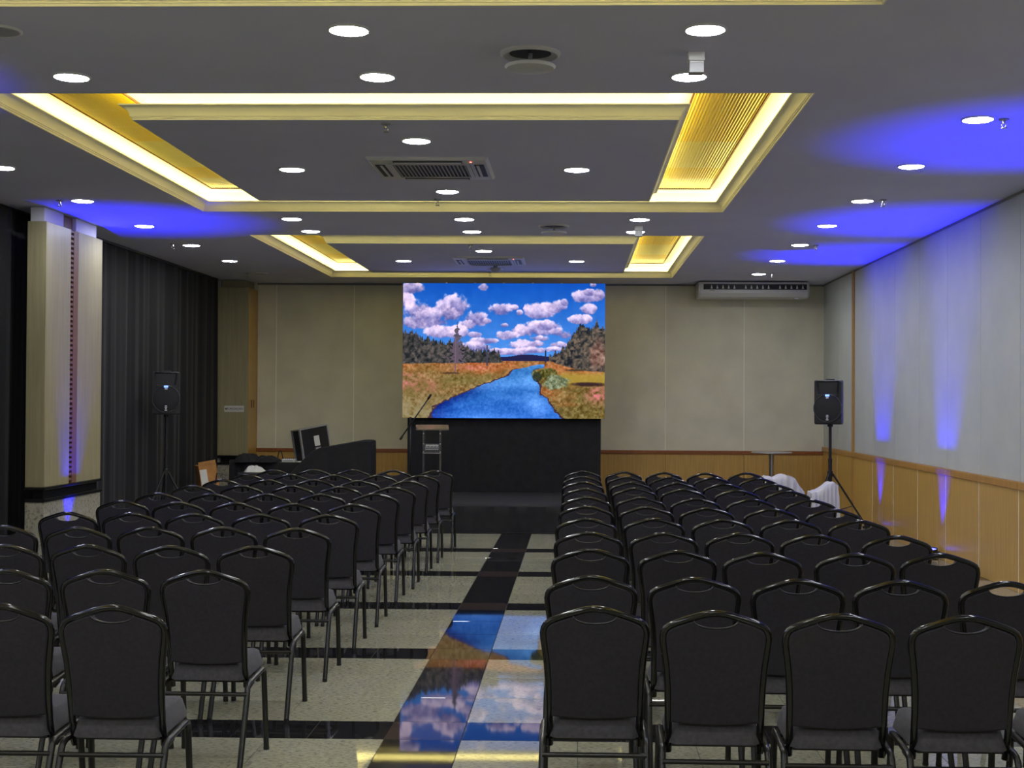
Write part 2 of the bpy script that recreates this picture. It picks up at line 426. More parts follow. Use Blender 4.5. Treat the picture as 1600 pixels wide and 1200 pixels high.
# ------------------------------------------------------------------ right wall
wr = tag(MB().box(XR, XR + 0.12, YB, YF + 0.12, -0.06, ZC).build('wall_right', 'seam_dark'), 'grey fabric panelled side wall with tall oak wainscot and blue light streaks', 'wall', kind='structure')
rs = [YF, 20.575, 19.44]
y = 18.14
while y > YB: rs.append(y); y -= 1.192
rs.append(YB)
for a, b_ in zip(rs[1:], rs[:-1]):
    MB().cbox(XR - 0.02, XR + 0.01, a + 0.003, b_ - 0.003, 0.985, ZC - 0.015, 0.004).build('wall_panel', 'fabric_side', wr)
    MB().cbox(XR - 0.035, XR + 0.01, a + 0.0035, b_ - 0.0035, 0.0, 0.915, 0.003).build('wainscot_panel', 'oak', wr)
    MB().box(XR - 0.0365, XR, a - 0.004, a + 0.004, 0.0, 0.914).build('joint_strip', 'seam_pale', wr)
    MB().cbox(XR - 0.05, XR + 0.01, a + 0.001, b_ - 0.001, 0.915, 0.985, 0.005).build('chair_rail', 'oak_rail', wr)
MB().cbox(XR - 0.045, XR + 0.01, 19.37, 19.47, 0.0, ZC - 0.002, 0.006).build('wall_post', 'oak_rail', wr)
MB().box(XR - 0.03, XR, YB, YF - 0.03, ZC - 0.022, ZC - 0.001).build('cornice', 'seam_dark', wr)

# ------------------------------------------------------------------ left and back walls
wl = tag(MB().box(XL - 0.12, XL, YB, YF + 0.12, -0.06, ZC).build('wall_left', 'plaster'), 'white plaster window wall hidden behind the black curtains', 'wall', kind='structure')
wb = tag(MB().box(XL, XR, YB - 0.12, YB, -0.06, ZC).build('wall_back', 'fabric_wall'), 'beige rear wall behind the camera', 'wall', kind='structure')

# ------------------------------------------------------------------ pilasters on the left wall
def pilaster(name, label, x_in, x_out, ya, yb, channel):
    p = thing(name, label, 'pillar', ((x_in + x_out) / 2, (ya + yb) / 2, 0), kind='structure', group='clad pillars on the curtain side')
    ox, oy = (x_in + x_out) / 2, (ya + yb) / 2
    def bx(nm, m, a0, a1, b0, b1, z0, z1, c=0.004): return MB().cbox(a0 - ox, a1 - ox, b0 - oy, b1 - oy, z0, z1, c).build(nm, m, p)
    bx('core', 'plaster', XL, x_out + 0.02, (ya + 0.76) if channel else (ya + 0.12), yb - (0.20 if channel else 0.06), 0.0, ZC - 0.001)
    if channel:
        yc0, yc1 = 13.82, 14.03
        bx('wood_panel', 'oak_pale', x_in - 0.02, x_in, ya + 0.001, yc0, 0.81, 3.42)
        bx('wood_panel', 'oak_pale', x_in - 0.02, x_in, yc1, yb, 0.81, 3.42)
        bx('wood_panel', 'oak_pale', x_out, x_in, ya - 0.02, ya, 0.81, 3.42)
        bx('wood_panel', 'oak_pale', x_out, x_in - 0.022, yb - 0.02, yb, 0.81, 3.42)
        ch = bx('metal_channel', 'copper', x_in - 0.05, x_in - 0.035, yc0 + 0.001, yc1 - 0.001, 0.81, 3.42)
        bx('metal_channel', 'copper', x_in - 0.034, x_in - 0.002, yc0 + 0.085, yc1 - 0.001, 0.81, 3.42, 0.002)
        me = None
        for k in range(52):                       # peg clips up the channel
            z = 0.84 + k * 0.05
            if me is None:
                o = MB().cbox(-0.034, -0.004, 0.0, 0.083, 0.0, 0.026, 0.003).build('peg', 'copper', p); me = o.data
            else:
                o = bpy.data.objects.new('peg', me); C.objects.link(o); o.parent = p
            o.location = (x_in - ox, yc0 + 0.002 - oy, z)
        bx('header', 'plaster', x_out, x_in - 0.05, ya + 0.05, yc0 - 0.08, 3.422, ZC - 0.002)
        bx('header', 'plaster', x_out, x_in - 0.05, yc1 + 0.06, yb - 0.05, 3.422, ZC - 0.002)
        bx('header', 'copper', x_out, x_in - 0.09, yc0 - 0.079, yc1 + 0.059, 3.43, ZC - 0.002)
    else:
        bx('wood_panel', 'oak_pale', x_out, x_in - 0.001, ya - 0.02, ya, 0.81, 3.45)
        bx('wood_panel', 'oak', x_in - 0.02, x_in, ya + 0.001, yb, 0.81, 3.45)
        bx('header', 'oak_pale', x_out + 0.05, x_in - 0.06, ya + 0.04, yb, 3.452, ZC - 0.002)
    bx('ledge', 'black_stone', x_out - 0.005, x_in + 0.015, ya - 0.035, yb + (0.015 if channel else 0), 0.785, 0.808, 0.004)
    bx('ledge', 'black_stone', x_out + 0.06, x_in - 0.03, ya + 0.03, yb - (0.03 if channel else 0), 0.70, 0.784, 0.002)
    bx('ledge', 'black_stone', x_out - 0.005, x_in + 0.015, ya - 0.035, yb + (0.015 if channel else 0), 0.665, 0.699, 0.004)
    bx('granite_base', 'granite', x_out, x_in, ya - 0.02, yb, 0.0, 0.664, 0.004)
    return p
pilaster('pillar', 'oak clad pillar with red channel and granite base between the black curtains', -5.2, -5.39, 13.19, 14.74, True)
pilaster('pillar', 'oak clad corner pillar with small arrow sign beside the front wall', -5.15, -5.64, 21.21, YF - 0.002, False)

# arrow sign on the corner pillar
def text_obj(txt, size, m, parent, loc, rot=(math.pi / 2, 0, 0), width=None):
    cu = bpy.data.curves.new('lettering', 'FONT'); cu.body = txt; cu.size = size; cu.extrude = 0.0008; cu.align_x = 'LEFT'; cu.resolution_u = 2
    tmp = bpy.data.objects.new('tmp', cu); C.objects.link(tmp)
    dg = bpy.context.evaluated_depsgraph_get(); dg.update()
    me = bpy.data.meshes.new_from_object(tmp.evaluated_get(dg))
    bpy.data.objects.remove(tmp); bpy.data.curves.remove(cu)
    if width:
        xs = [v.co.x for v in me.vertices]; k = width / (max(xs) - min(xs)); x0 = min(xs)
        for v in me.vertices: v.co.x = (v.co.x - x0) * k
    me.materials.clear(); me.materials.append(M[m])
    o = bpy.data.objects.new('lettering', me); C.objects.link(o); o.parent = parent; o.location = loc; o.rotation_euler = rot
    return o
sg = thing('wall_sign', 'small white arrow sign reading FUMÓDROMO on the corner pillar', 'sign', (-5.367, 21.19, 1.54))
MB().cbox(-0.155, 0.155, -0.006, 0, -0.05, 0.05, 0.002).build('plate', 'sign', sg)
MB().add([(-0.145, -0.0065, 0), (-0.118, -0.0065, -0.02), (-0.118, -0.0065, 0.02), (-0.145, -0.0075, 0), (-0.118, -0.0075, -0.02), (-0.118, -0.0075, 0.02)],
         [(3, 4, 5), (0, 2, 1), (0, 1, 4, 3), (1, 2, 5, 4), (2, 0, 3, 5)]).build('arrow', 'ink', sg)
text_obj('FUMÓDROMO', 0.045, 'ink', sg, (-0.105, -0.0072, -0.016), width=0.245)
sw = thing('switch_plate', 'pair of slim switch plates on the corner pillar side', 'switch', (-5.15, 21.45, 1.62))
for k in (-1, 1):
    q = MB().cbox(0, 0.008, k * 0.075 - 0.055, k * 0.075 + 0.055, -0.075, 0.075, 0.002).build('plate', 'switch', sw)
    MB().cbox(0.007, 0.013, k * 0.075 - 0.03, k * 0.075 + 0.03, -0.06, 0.06, 0.002).build('key', 'switch_key', q)

# ------------------------------------------------------------------ black curtains
def curtain(label, x, ya, yb, sd, flare=0.0):
    rnd = random.Random(sd)
    ph = [rnd.uniform(0, 6.28) for _ in range(8)]
    t = thing('curtain', label, 'curtain', (x, (ya + yb) / 2, 0), group='black curtains on the window side')
    n = int((yb - ya) * 34); nz = 26; vs = []; fs = []
    for j in range(nz + 1):
        z = 0.015 + (ZC - 0.03) * j / nz
        hang = 1 - j / nz
        for i in range(n + 1):
            yy = ya + (yb - ya) * i / n
            a = yy * 2 * math.pi
            d = 0.018 * math.sin(a / 0.33 + ph[0] + 1.6 * math.sin(a / 1.9 + ph[1])) + 0.026 * math.sin(a / 0.74 + ph[2] + 0.5 * hang) + 0.005 * math.sin(a / 0.14 + ph[3] + 2 * math.sin(a / 0.9))
            d *= 0.65 + 0.45 * hang
            vs.append((d, yy - (ya + yb) / 2 - flare * hang * (1 if i == n else (i / n) ** 6), z))
    for j in range(nz):
        for i in range(n):
            a = j * (n + 1) + i; fs.append((a, a + 1, a + n + 2, a + n + 1))
    MB().add(vs, fs).build('drape', 'curtain', t, True)
    MB().cbox(-0.03, 0.03, ya - (ya + yb) / 2, yb - (ya + yb) / 2, ZC - 0.03, ZC - 0.001, 0.004).build('curtain_track', 'black_plastic', t)
    return t
curtain('black pleated curtain at the frame edge, on the camera side of the pillar', -5.62, 6.0, 13.90, 3, 0.07)
curtain('wide black pleated curtain behind the loudspeaker, between the two pillars', -5.62, 14.62, 21.02, 5)

# ------------------------------------------------------------------ LED screen with its landscape picture
def fbm(w, h_, base, seed, octs=5, ax=1.0):
    rng = np.random.RandomState(seed); out = np.zeros((h_, w)); amp = 1.0; tot = 0
    for o in range(octs):
        nx = int(base * ax * 2 ** o) + 2; ny = int(base * h_ / w * 2 ** o) + 2
        g = rng.rand(ny + 1, nx + 1)
        X = np.linspace(0, nx - 1e-3, w); Y = np.linspace(0, ny - 1e-3, h_)
        xi = X.astype(int); yi = Y.astype(int); fx = X - xi; fy = Y - yi
        fx = fx * fx * (3 - 2 * fx); fy = fy * fy * (3 - 2 * fy)
        a = g[yi][:, xi]; b2 = g[yi][:, xi + 1]; c2 = g[yi + 1][:, xi]; d2 = g[yi + 1][:, xi + 1]
        out += amp * ((a * (1 - fx) + b2 * fx) * (1 - fy)[:, None] + (c2 * (1 - fx) + d2 * fx) * fy[:, None]); tot += amp; amp *= 0.55
    return out / tot
def picture(W, Hh):
    u = (np.arange(W) + 0.5) / W * 1392 + 138; v = (np.arange(Hh) + 0.5) / Hh * 930 + 103
    U, V = np.meshgrid(u, v)
    img = np.zeros((Hh, W, 3))
    def col(c): return np.array(c, float)
    def put(mask, c):
        mk = np.clip(mask, 0, 1)[..., None]; img[:] = img * (1 - mk) + (c if isinstance(c, np.ndarray) and c.ndim == 3 else col(c)) * mk
    n1 = fbm(W, Hh, 10, 1, 6); n2 = fbm(W, Hh, 26, 2, 5); n3 = fbm(W, Hh, 60, 3, 3); n4 = fbm(W, Hh, 120, 4, 2); ns = fbm(W, Hh, 14, 5, 5, 0.35)
    t = np.clip((V - 103) / 520, 0, 1)[..., None]
    img[:] = col((16, 86, 190)) * (1 - t) + col((84, 152, 236)) * t
    img += (n2[..., None] - 0.5) * 14
    clouds = [(200, 140, 95, 45, .75), (170, 230, 60, 55, .95), (245, 300, 110, 90, 1), (330, 345, 150, 75, .97), (215, 370, 90, 50, .85), (480, 265, 118, 92, 1.05), (450, 320, 80, 55, .95), (640, 350, 95, 58, 1), (590, 385, 60, 35, .95), (720, 365, 35, 22, .95),
              (400, 440, 100, 45, .98), (510, 440, 80, 45, .95), (640, 458, 50, 22, 1), (695, 130, 42, 32, .8), (810, 285, 85, 45, 1.03), (905, 270, 30, 18, .95), (940, 308, 24, 22, 1), (985, 280, 18, 18, .9), (1085, 295, 105, 58, 1.03), (1200, 265, 70, 48, 1.0), (1250, 235, 30, 28, 1),
              (1400, 195, 105, 42, 1.03), (1420, 165, 45, 28, 1), (1490, 180, 40, 45, .85), (1450, 115, 25, 14, .85), (1420, 280, 58, 36, 1.0), (1360, 352, 82, 34, 1.02), (838, 394, 30, 17, 1), (1070, 420, 150, 52, 1.02), (1130, 395, 90, 38, 1.05), (960, 430, 70, 35, .98), (850, 462, 75, 32, .98),
              (1260, 458, 55, 32, 1), (1200, 440, 60, 32, .95), (1080, 485, 70, 22, .98), (690, 505, 95, 28, .95), (740, 500, 60, 22, 1), (985, 530, 115, 34, 1), (1060, 520, 60, 25, 1), (1215, 524, 70, 22, 1), (640, 545, 120, 40, .95), (900, 578, 160, 24, .98), (1050, 565, 100, 24, .98), (780, 570, 60, 20, .95), (1180, 556, 60, 18, .95)]
    for (cx, cy, rx, ry, br) in clouds:
        rx *= 1.06; ry *= 1.08
        d = ((U - cx) / rx) ** 2 + ((V - cy) / (ry * np.where(V > cy, 0.85, 1.1))) ** 2
        f = 1.28 - d + (n1 - 0.5) * 1.3 + (n2 - 0.5) * 1.1 + (n3 - .5) * .5
        a = np.clip(f * 2.8 - 0.9, 0, 1)
        sh = np.clip(0.36 + (cy + ry * .25 - V) / (1.5 * ry) + (n2 - 0.5) * 1.5 + (n1 - .5) * .8, 0, 1)[..., None]
        cc = (col((112, 108, 172)) * (1 - sh) + col((240, 218, 250)) * sh) * (0.80 + 0.2 * br)
        put(a * 0.96, cc + (n3[..., None] - .5) * 46 + (n4[..., None] - .5) * 22)
    # distant hill
    hill = 606 + 6 * np.sin(U / 60) - 10 * np.exp(-((U - 960) / 90) ** 2)
    put((V > hill) & (V < 655) & (U > 800) & (U < 1200), (34, 34, 78))
    # meadow
    mead = (V > 640 + 14 * np.clip((820 - U) / 680, 0, 1) + 8 * np.clip((U - 1150) / 300, 0, 1))
    mix = np.clip(ns * 1.5 + (V - 640) / 500 - .35, 0, 1)[..., None]
    g = col((204, 116, 72)) * (1 - mix) + col((120, 104, 56)) * mix
    gl = np.clip((V - 705 - (U < 700) * 10) / 60, 0, 1) * (U < 1000)
    g = g + (gl * .55)[..., None] * (col((140, 120, 78)) - g)
    g = g + (n3[..., None] - .5) * 60 + (n4[..., None] - .5) * 70
    pk = np.exp(-((V - 815) / 42) ** 2) * np.clip((470 - U) / 250, 0, 1) + 0.9 * np.exp(-((V - 868) / 55) ** 2) * np.clip((U - 1370) / 90, 0, 1) + .6 * np.exp(-((V - 735) / 16) ** 2) * np.clip((330 - U) / 200, 0, 1)
    pk += .55 * np.exp(-((V - 685) / 18) ** 2) * np.exp(-((U - 620) / 120) ** 2)
    g = g + pk[..., None] * (col((234, 128, 140)) - g) * np.clip(n3 * 2 - .3, 0, 1)[..., None]
    gr = np.clip(1 - np.abs(V - 760 - (600 - U) * .18) / 60, 0, 1) * (U < 1000)
    g = g + (gr * np.clip(n2 * 1.7 - .35, 0, 1))[..., None] * (col((112, 104, 50)) - g)
    ll = np.clip((V - 850) / 100, 0, 1) * (U < 700)
    g = g + (ll * n3)[..., None] * (col((150, 140, 110)) - g)
    rb = np.clip((U - 1180) / 60, 0, 1) * np.clip((V - 700) / 40, 0, 1) * np.clip((820 - V) / 30, 0, 1)
    g = g + (rb * .8)[..., None] * (col((176, 150, 62)) - g)
    put(mead * 1.0, np.clip(g, 0, 255))
    # trees
    def trees(pts, base_pts, c1, c2, jag, seed):
        xs = [p[0] for p in pts]; top = np.interp(u, xs, [p[1] for p in pts]); bot = np.interp(u, [p[0] for p in base_pts], [p[1] for p in base_pts])
        rng = np.random.RandomState(seed)
        sp = np.full(W, 1e9)
        x = xs[0]
        while x < xs[-1]:
            tt = np.interp(x, xs, [p[1] for p in pts]) + rng.uniform(-1, 1) * jag
            wd = rng.uniform(2.6, 4.2)
            sp = np.minimum(sp, tt + np.abs(u - x) * wd); x += rng.uniform(9, 17)
        top = np.minimum(np.maximum(sp, top - jag), bot)
        mk = (V > top[None, :] + (n4 - .5) * 14) & (V < bot[None, :] + (n3 - .5) * 14) & (U >= xs[0]) & (U <= xs[-1])
        k = np.clip(n3 * 1.6 - .3 + (n4 - .5) * .9, 0, 1)[..., None]
        put(mk * 1.0, col(c1) * (1 - k) + col(c2) * k)
    trees([(130, 432), (200, 428), (240, 455), (330, 480), (470, 500), (560, 520), (600, 545), (700, 548), (790, 560), (815, 612), (835, 640)], [(130, 660), (480, 655), (650, 654), (835, 650)], (26, 32, 36), (104, 96, 92), 16, 11)
    trees([(1145, 590), (1200, 570), (1250, 545), (1300, 440), (1330, 430), (1360, 372), (1400, 400), (1440, 400), (1470, 360), (1500, 395), (1535, 395)], [(1145, 640), (1200, 655), (1300, 685), (1400, 705), (1535, 712)], (26, 32, 40), (124, 108, 92), 20, 12)
    bush = np.clip(1.2 - (((U - 1480) / 62) ** 2 + ((V - 610) / 125) ** 2) + (n2 - .5) * 1.6, 0, .85) * (V < 715)
    put(bush, np.clip(col((140, 104, 92)) + (n3[..., None] - .5) * 130, 0, 255))
    # lone pine
    hw = np.clip((V - 366) / 230, 0, 1) * 62 * (0.45 + 0.75 * np.abs(np.sin(V / 15.0 + n3 * 3)))
    put(((np.abs(U - 513) < hw * (n4 * 1.5 - .1)) & (V > 366) & (V < 650)) * 0.8, (62, 58, 70))
    put(((np.abs(U - 513) < hw * 1.25 * (n4 * 1.6 - .15)) & (V > 470) & (V < 655)) * 0.75, (112, 96, 112))
    put((np.abs(U - 502) < 3.5) & (V > 480) & (V < 722), (122, 98, 118))
    put((np.abs(U - 720) < 4) & (V > 530) & (V < 670), (70, 70, 96))
    put((np.abs(U - 1123) < 5) & (V > 566) & (V < 650), (40, 46, 70))
    put((((U - 470) / 60) ** 2 + ((V - 724) / 7) ** 2 < 1) * .7, (70, 48, 40))
    # river
    left = [(662, 1070), (672, 1030), (700, 900), (742, 866), (795, 715), (850, 590), (915, 440), (955, 368), (1000, 345), (1040, 338)]
    right = [(662, 1125), (685, 1118), (700, 1032), (752, 1042), (800, 1082), (862, 1076), (900, 1132), (955, 1165), (1000, 1205), (1040, 1228)]
    lx = np.interp(v, [p[0] for p in left], [p[1] for p in left]); rx_ = np.interp(v, [p[0] for p in right], [p[1] for p in right])
    lx2 = lx[:, None] + (n3 - .5) * 46 ; rx2 = rx_[:, None] + (n3 - .5) * 40
    inside = (U > lx2) & (U < rx2) & (V > 662)
    bank = (V > 690) & (((U > lx2 - 20) & (U <= lx2 + 3)) | ((U < rx2 + 16) & (U >= rx2 - 3)))
    put(bank * .85, (62, 40, 60))
    tt = np.clip((V - 660) / 370, 0, 1)[..., None]
    wv = col((92, 158, 226)) * (1 - tt) + col((44, 106, 204)) * tt
    wv = wv + (ns[..., None] - .5) * 110 + (n4[..., None] - .5) * 40
    dk = np.exp(-((U - lx2) / 90) ** 2) * np.clip((V - 760) / 120, 0, 1)
    wv = wv - dk[..., None] * np.array((26, 50, 50))
    br = np.exp(-((U - 1060 - (V - 900) * .2) / 70) ** 2) * np.clip((V - 790) / 120, 0, 1)
    wv = wv + br[..., None] * np.array((40, 36, 34))
    put(inside * 1.0, np.clip(wv, 0, 255))
    # right bank reeds and shadow
    reed = np.clip(1.25 - (((U - 1120) / 85) ** 2 + ((V - 728) / 44) ** 2) + (n3 - .5) * 1.4, 0, 1)
    put(np.clip(reed * 2, 0, 1) * (V > 684) * (V < 800), np.clip(col((96, 92, 44)) + (n4[..., None] - .5) * 120, 0, 255))
    reed2 = np.clip(1.2 - (((U - 1190) / 95) ** 2 + ((V - 785) / 48) ** 2) + (n3 - .5) * 1.4, 0, 1)
    put(np.clip(reed2 * 2, 0, 1), np.clip(col((118, 128, 98)) + (n4[..., None] - .5) * 130, 0, 255))
    put((((U - 1065) / 32) ** 2 + ((V - 748) / 34) ** 2 < 1) * .75, (40, 50, 40))
    put(np.clip(1.2 - (((U - 1420) / 140) ** 2 + ((V - 797) / 17) ** 2) + (n3 - .5) * .8, 0, 1), (58, 38, 40))
    put(np.clip(1.1 - (((U - 1330) / 80) ** 2 + ((V - 700) / 9) ** 2), 0, .8), (64, 52, 40))
    img[:] = (img - 128) * 1.06 + 128
    return np.clip(img, 0, 255)
SW, SH = 432, 288
scr = thing('led_screen', 'large lit video wall showing a river landscape under cloudy sky', 'screen', (-1.065, 19.86, 0))
sw_, sh_ = 2.955, 1.97
z0s = 1.433
img = picture(SW, SH)
lin = np.where(img / 255 <= 0.04045, img / 255 / 12.92, ((img / 255 + 0.055) / 1.055) ** 2.4)
gx = np.linspace(-sw_ / 2, sw_ / 2, SW + 1); gz = np.linspace(z0s + sh_, z0s, SH + 1)
GX, GZ = np.meshgrid(gx, gz)
co = np.stack([GX, np.full_like(GX, -0.055), GZ], -1).reshape(-1, 3)
idx = np.arange((SW + 1) * (SH + 1)).reshape(SH + 1, SW + 1)
quads = np.stack([idx[1:, :-1], idx[1:, 1:], idx[:-1, 1:], idx[:-1, :-1]], -1).reshape(-1, 4)
me = bpy.data.meshes.new('display')
me.vertices.add(len(co)); me.vertices.foreach_set('co', co.astype(np.float32).ravel())
me.loops.add(quads.size); me.loops.foreach_set('vertex_index', quads.astype(np.int32).ravel())
me.polygons.add(len(quads)); me.polygons.foreach_set('loop_start', (np.arange(len(quads)) * 4).astype(np.int32))
me.polygons.foreach_set('loop_total', np.full(len(quads), 4, np.int32)); me.update(calc_edges=True)
ca = me.color_attributes.new('picture', 'FLOAT_COLOR', 'CORNER')
rgba = np.ones((len(quads), 4, 4), np.float32); rgba[:, :, :3] = lin.reshape(-1, 1, 3)
ca.data.foreach_set('color', rgba.ravel())
m, nt, b = new_mat('led_picture')
at = nt.nodes.new('ShaderNodeAttribute'); at.attribute_name = 'picture'
b.inputs['Base Color'].default_value = (0.01, 0.01, 0.01, 1); b.inputs['Roughness'].default_value = 0.6; b.inputs['Specular IOR Level'].default_value = 0.1
nt.links.new(at.outputs['Color'], b.inputs['Emission Color']); b.inputs['Emission Strength'].default_value = SCREEN
me.materials.append(m)
disp = bpy.data.objects.new('display', me); C.objects.link(disp); disp.parent = scr
MB().cbox(-sw_ / 2, sw_ / 2, -0.053, 0.04, z0s, z0s + sh_, 0.003).build('housing', 'black_plastic', scr)
for k in range(7):
    x = -sw_ / 2 + sw_ * (k + 0.5) / 7
    MB().cbox(x - 0.015, x + 0.015, -0.05, 0.0, z0s + sh_, z0s + sh_ + 0.012, 0.002).build('rigging_lug', 'metal', scr)

# black backdrop under / behind the screen: gathered cloth hung on a truss
bd = thing('backdrop_skirt', 'black cloth skirt hanging below the video wall', 'cloth', (-1.06, 19.9, 0))
n = 160; vs = []; fs = []
for j in range(9):
    z = 0.0 + 1.50 * j / 8
    for i in range(n + 1):
        x = -1.415 + 2.83 * i / n
        d = 0.006 * math.sin(x * 21 + .5 * math.sin(x * 5)) + 0.004 * math.sin(x * 47) * (1 - j / 8)
        vs.append((x, d, z))
for j in range(8):
    for i in range(n):
        a = j * (n + 1) + i; fs.append((a, a + 1, a + n + 2, a + n + 1))
MB().add(vs, fs).build('drape', 'black_cloth', bd, True)
for x in (-1.40, 1.40):
    MB().box(x - 0.02, x + 0.02, 0.02, 0.06, 0, 3.40).build('support_post', 'black_plastic', bd)

# low stage draped in black
ST = 0.35
st = thing('stage_platform', 'low stage platform covered in black cloth below the video wall', 'stage', (-1.06, 18.55, 0))
hx = 1.42; ya, yb = -1.25, 1.30
vs = []; fs = []; nx = 60
rows = []
for (yy, z) in ((ya - 0.03, 0.004), (ya - 0.012, 0.12), (ya, 0.24), (ya + 0.004, ST - 0.012), (ya + 0.02, ST), (ya + 0.4, ST), (0.0, ST), (yb, ST)):
    rows.append([(-hx + 2 * hx * i / nx, yy + 0.008 * math.sin(i * 1.3) * (1 if z < ST - .02 else 0), z + (0.002 * math.sin(i * .9 + yy * 7) if z >= ST else 0)) for i in range(nx + 1)])
for r_ in rows: vs += r_
for j in range(len(rows) - 1):
    for i in range(nx):
        a = j * (nx + 1) + i; fs.append((a, a + 1, a + nx + 2, a + nx + 1))
MB().add(vs, fs).build('cloth_cover', 'black_cloth', st, True, 50)
MB().box(-hx + 0.01, hx - 0.01, ya + 0.03, yb - 0.01, 0.0, ST - 0.006).build('deck', 'black_plastic', st)
MB().cbox(-hx, hx, ya - 0.06, ya - 0.02, 0.0, 0.012, 0.003).build('hem', 'black_cloth', st)
for s_ in (-1, 1):
    MB().box(s_ * hx - 0.004, s_ * hx + 0.004, ya, yb, 0.0, ST - 0.002).build('side_cloth', 'black_cloth', st)

# ------------------------------------------------------------------ chairs
def hoop_pts(n_top=10):
    """right half outline of the back tube, from seat level up to the peak: (x, z)"""
    key = [(0.171, 0.355), (0.172, 0.45), (0.173, 0.53), (0.176, 0.61), (0.181, 0.68), (0.189, 0.74), (0.194, 0.775), (0.1955, 0.797), (0.192, 0.817), (0.183, 0.833), (0.168, 0.843), (0.145, 0.853), (0.10, 0.868), (0.06, 0.8805), (0.035, 0.887), (0.015, 0.8893), (0.0, 0.8895)]
    return key
def yb_(z):  # lean of the back: local y of the back plane at height z (0 at the top)
    return 0.145 * (0.90 - z) + 0.02 * max(0.0, (0.47 - z) / 0.11)
YO = -0.17   # shift so that the thing's origin lies under the seat
def make_chair():
    t = thing('banquet_chair', 'x', 'chair', group='black banquet chairs set out in rows')
    hp = hoop_pts()
    path = [(-x, yb_(z) + YO, z) for x, z in hp] + [(x, yb_(z) + YO, z) for x, z in reversed(hp[:-1])]
    MB().tube(path, 0.0138, 8, ry=0.011, ref=(0, 1, 0.145)).build('back_frame', 'tube', t, True, 60)
    # upholstered back panel with the hand hole cut under the peak
    r = 0.009
    inner = [(x - r * (1 if z < 0.80 else 0.75), z - (0 if z < 0.80 else r * 0.75)) for x, z in hp if z >= 0.47 and x > 0.085]
    inner = [(0.165, 0.474)] + inner[1:]
    arc = [(0.083 * math.cos(a), 0.863 - 0.029 * math.sin(a)) for a in [math.pi * k / 10 for k in range(11)]]
    bot = [(-0.167 + 0.334 * k / 8, 0.474 - 0.012 * (1 - (k / 4 - 1) ** 2)) for k in range(1, 8)]
    outline = inner + arc + [(-x, z) for x, z in reversed(inner)] + bot
    cz = 0.66
    vs = []; L = len(outline)
    for (sc, dy) in ((1.0, 0.006), (1.0, -0.004), (0.965, -0.012)):
        for x, z in outline:
            zz = cz + (z - cz) * sc; vs.append((x * sc, yb_(zz) + YO + dy, zz))
    for (sc, dy) in ((0.97, 0.030),):
        for x, z in outline:
            zz = cz + (z - cz) * sc; vs.append((x * sc, yb_(zz) + YO + dy, zz))
    fs = []
    for a, b2 in ((0, 1), (1, 2), (3, 0)):
        for k in range(L):
            k2 = (k + 1) % L; fs.append((a * L + k, a * L + k2, b2 * L + k2, b2 * L + k))
    me_b = MB().add(vs, fs)
    # caps by triangulating n-gons
    bm = bmesh.new()
    bv = [bm.verts.new(v) for v in me_b.v]
    for f in me_b.f: bm.faces.new([bv[i] for i in f])
    bm.faces.new([bv[2 * L + k] for k in range(L)]); bm.faces.new([bv[3 * L + k] for k in range(L - 1, -1, -1)])
    bmesh.ops.triangulate(bm, faces=[f for f in bm.faces if len(f.verts) > 4])
    bmesh.ops.recalc_face_normals(bm, faces=bm.faces[:])
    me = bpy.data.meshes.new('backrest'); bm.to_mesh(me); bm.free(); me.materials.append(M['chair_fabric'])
    br = bpy.data.objects.new('backrest', me); C.objects.link(br); br.parent = t
    MB().tube([(x, yb_(z) + YO - 0.009, z) for x, z in arc], 0.0032, 6).build('piping', 'piping', br, True)
    # seat cushion: rounded slab, slightly domed
    vs = []; fs = []; nu, nv = 16, 16
    def seat_pt(u, v, top):
        q = min(1.0, (1 - v) / 0.20); q0 = min(1.0, v / 0.14)
        hw = (0.172 + 0.012 * v) * (0.80 + 0.20 * math.sqrt(max(0, 1 - (1 - q) ** 2))) * (0.85 + 0.15 * math.sqrt(max(0, 1 - (1 - q0) ** 2)))
        x = math.copysign(abs(u) ** 0.9, u) * hw
        y = 0.050 + 0.365 * v
        rr = min(1.0, (1 - abs(u)) / 0.22) ; rv = min(1.0, min(v, 1 - v) / 0.16)
        e = math.sqrt(max(0.0, 1 - (1 - rr) ** 2)) * math.sqrt(max(0.0, 1 - (1 - rv) ** 2))
        zb = 0.392 + 0.018 * v
        return (x, y + YO, zb + (0.004 + 0.072 * e + 0.008 * (1 - u * u) * math.sin(math.pi * v) if top else 0.0))
    for j in range(nv + 1):
        for i in range(nu + 1): vs.append(seat_pt(-1 + 2 * i / nu, j / nv, True))
    for j in range(nv):
        for i in range(nu):
            a = j * (nu + 1) + i; fs.append((a, a + 1, a + nu + 2, a + nu + 1))
    ring = [i for i in range(nu + 1)] + [j * (nu + 1) + nu for j in range(1, nv + 1)] + [nv * (nu + 1) + i for i in range(nu - 1, -1, -1)] + [j * (nu + 1) for j in range(nv - 1, 0, -1)]
    o0 = len(vs)
    for i in ring:
        jj, ii = divmod(i, nu + 1); vs.append(seat_pt(-1 + 2 * ii / nu, jj / nv, False))
    for k in range(len(ring)):
        k2 = (k + 1) % len(ring); fs.append((ring[k2], ring[k], o0 + k, o0 + k2))
    fs.append(tuple(o0 + k for k in range(len(ring) - 1, -1, -1)))
    MB().add(vs, fs).build('seat', 'chair_seat', t, True, 70)
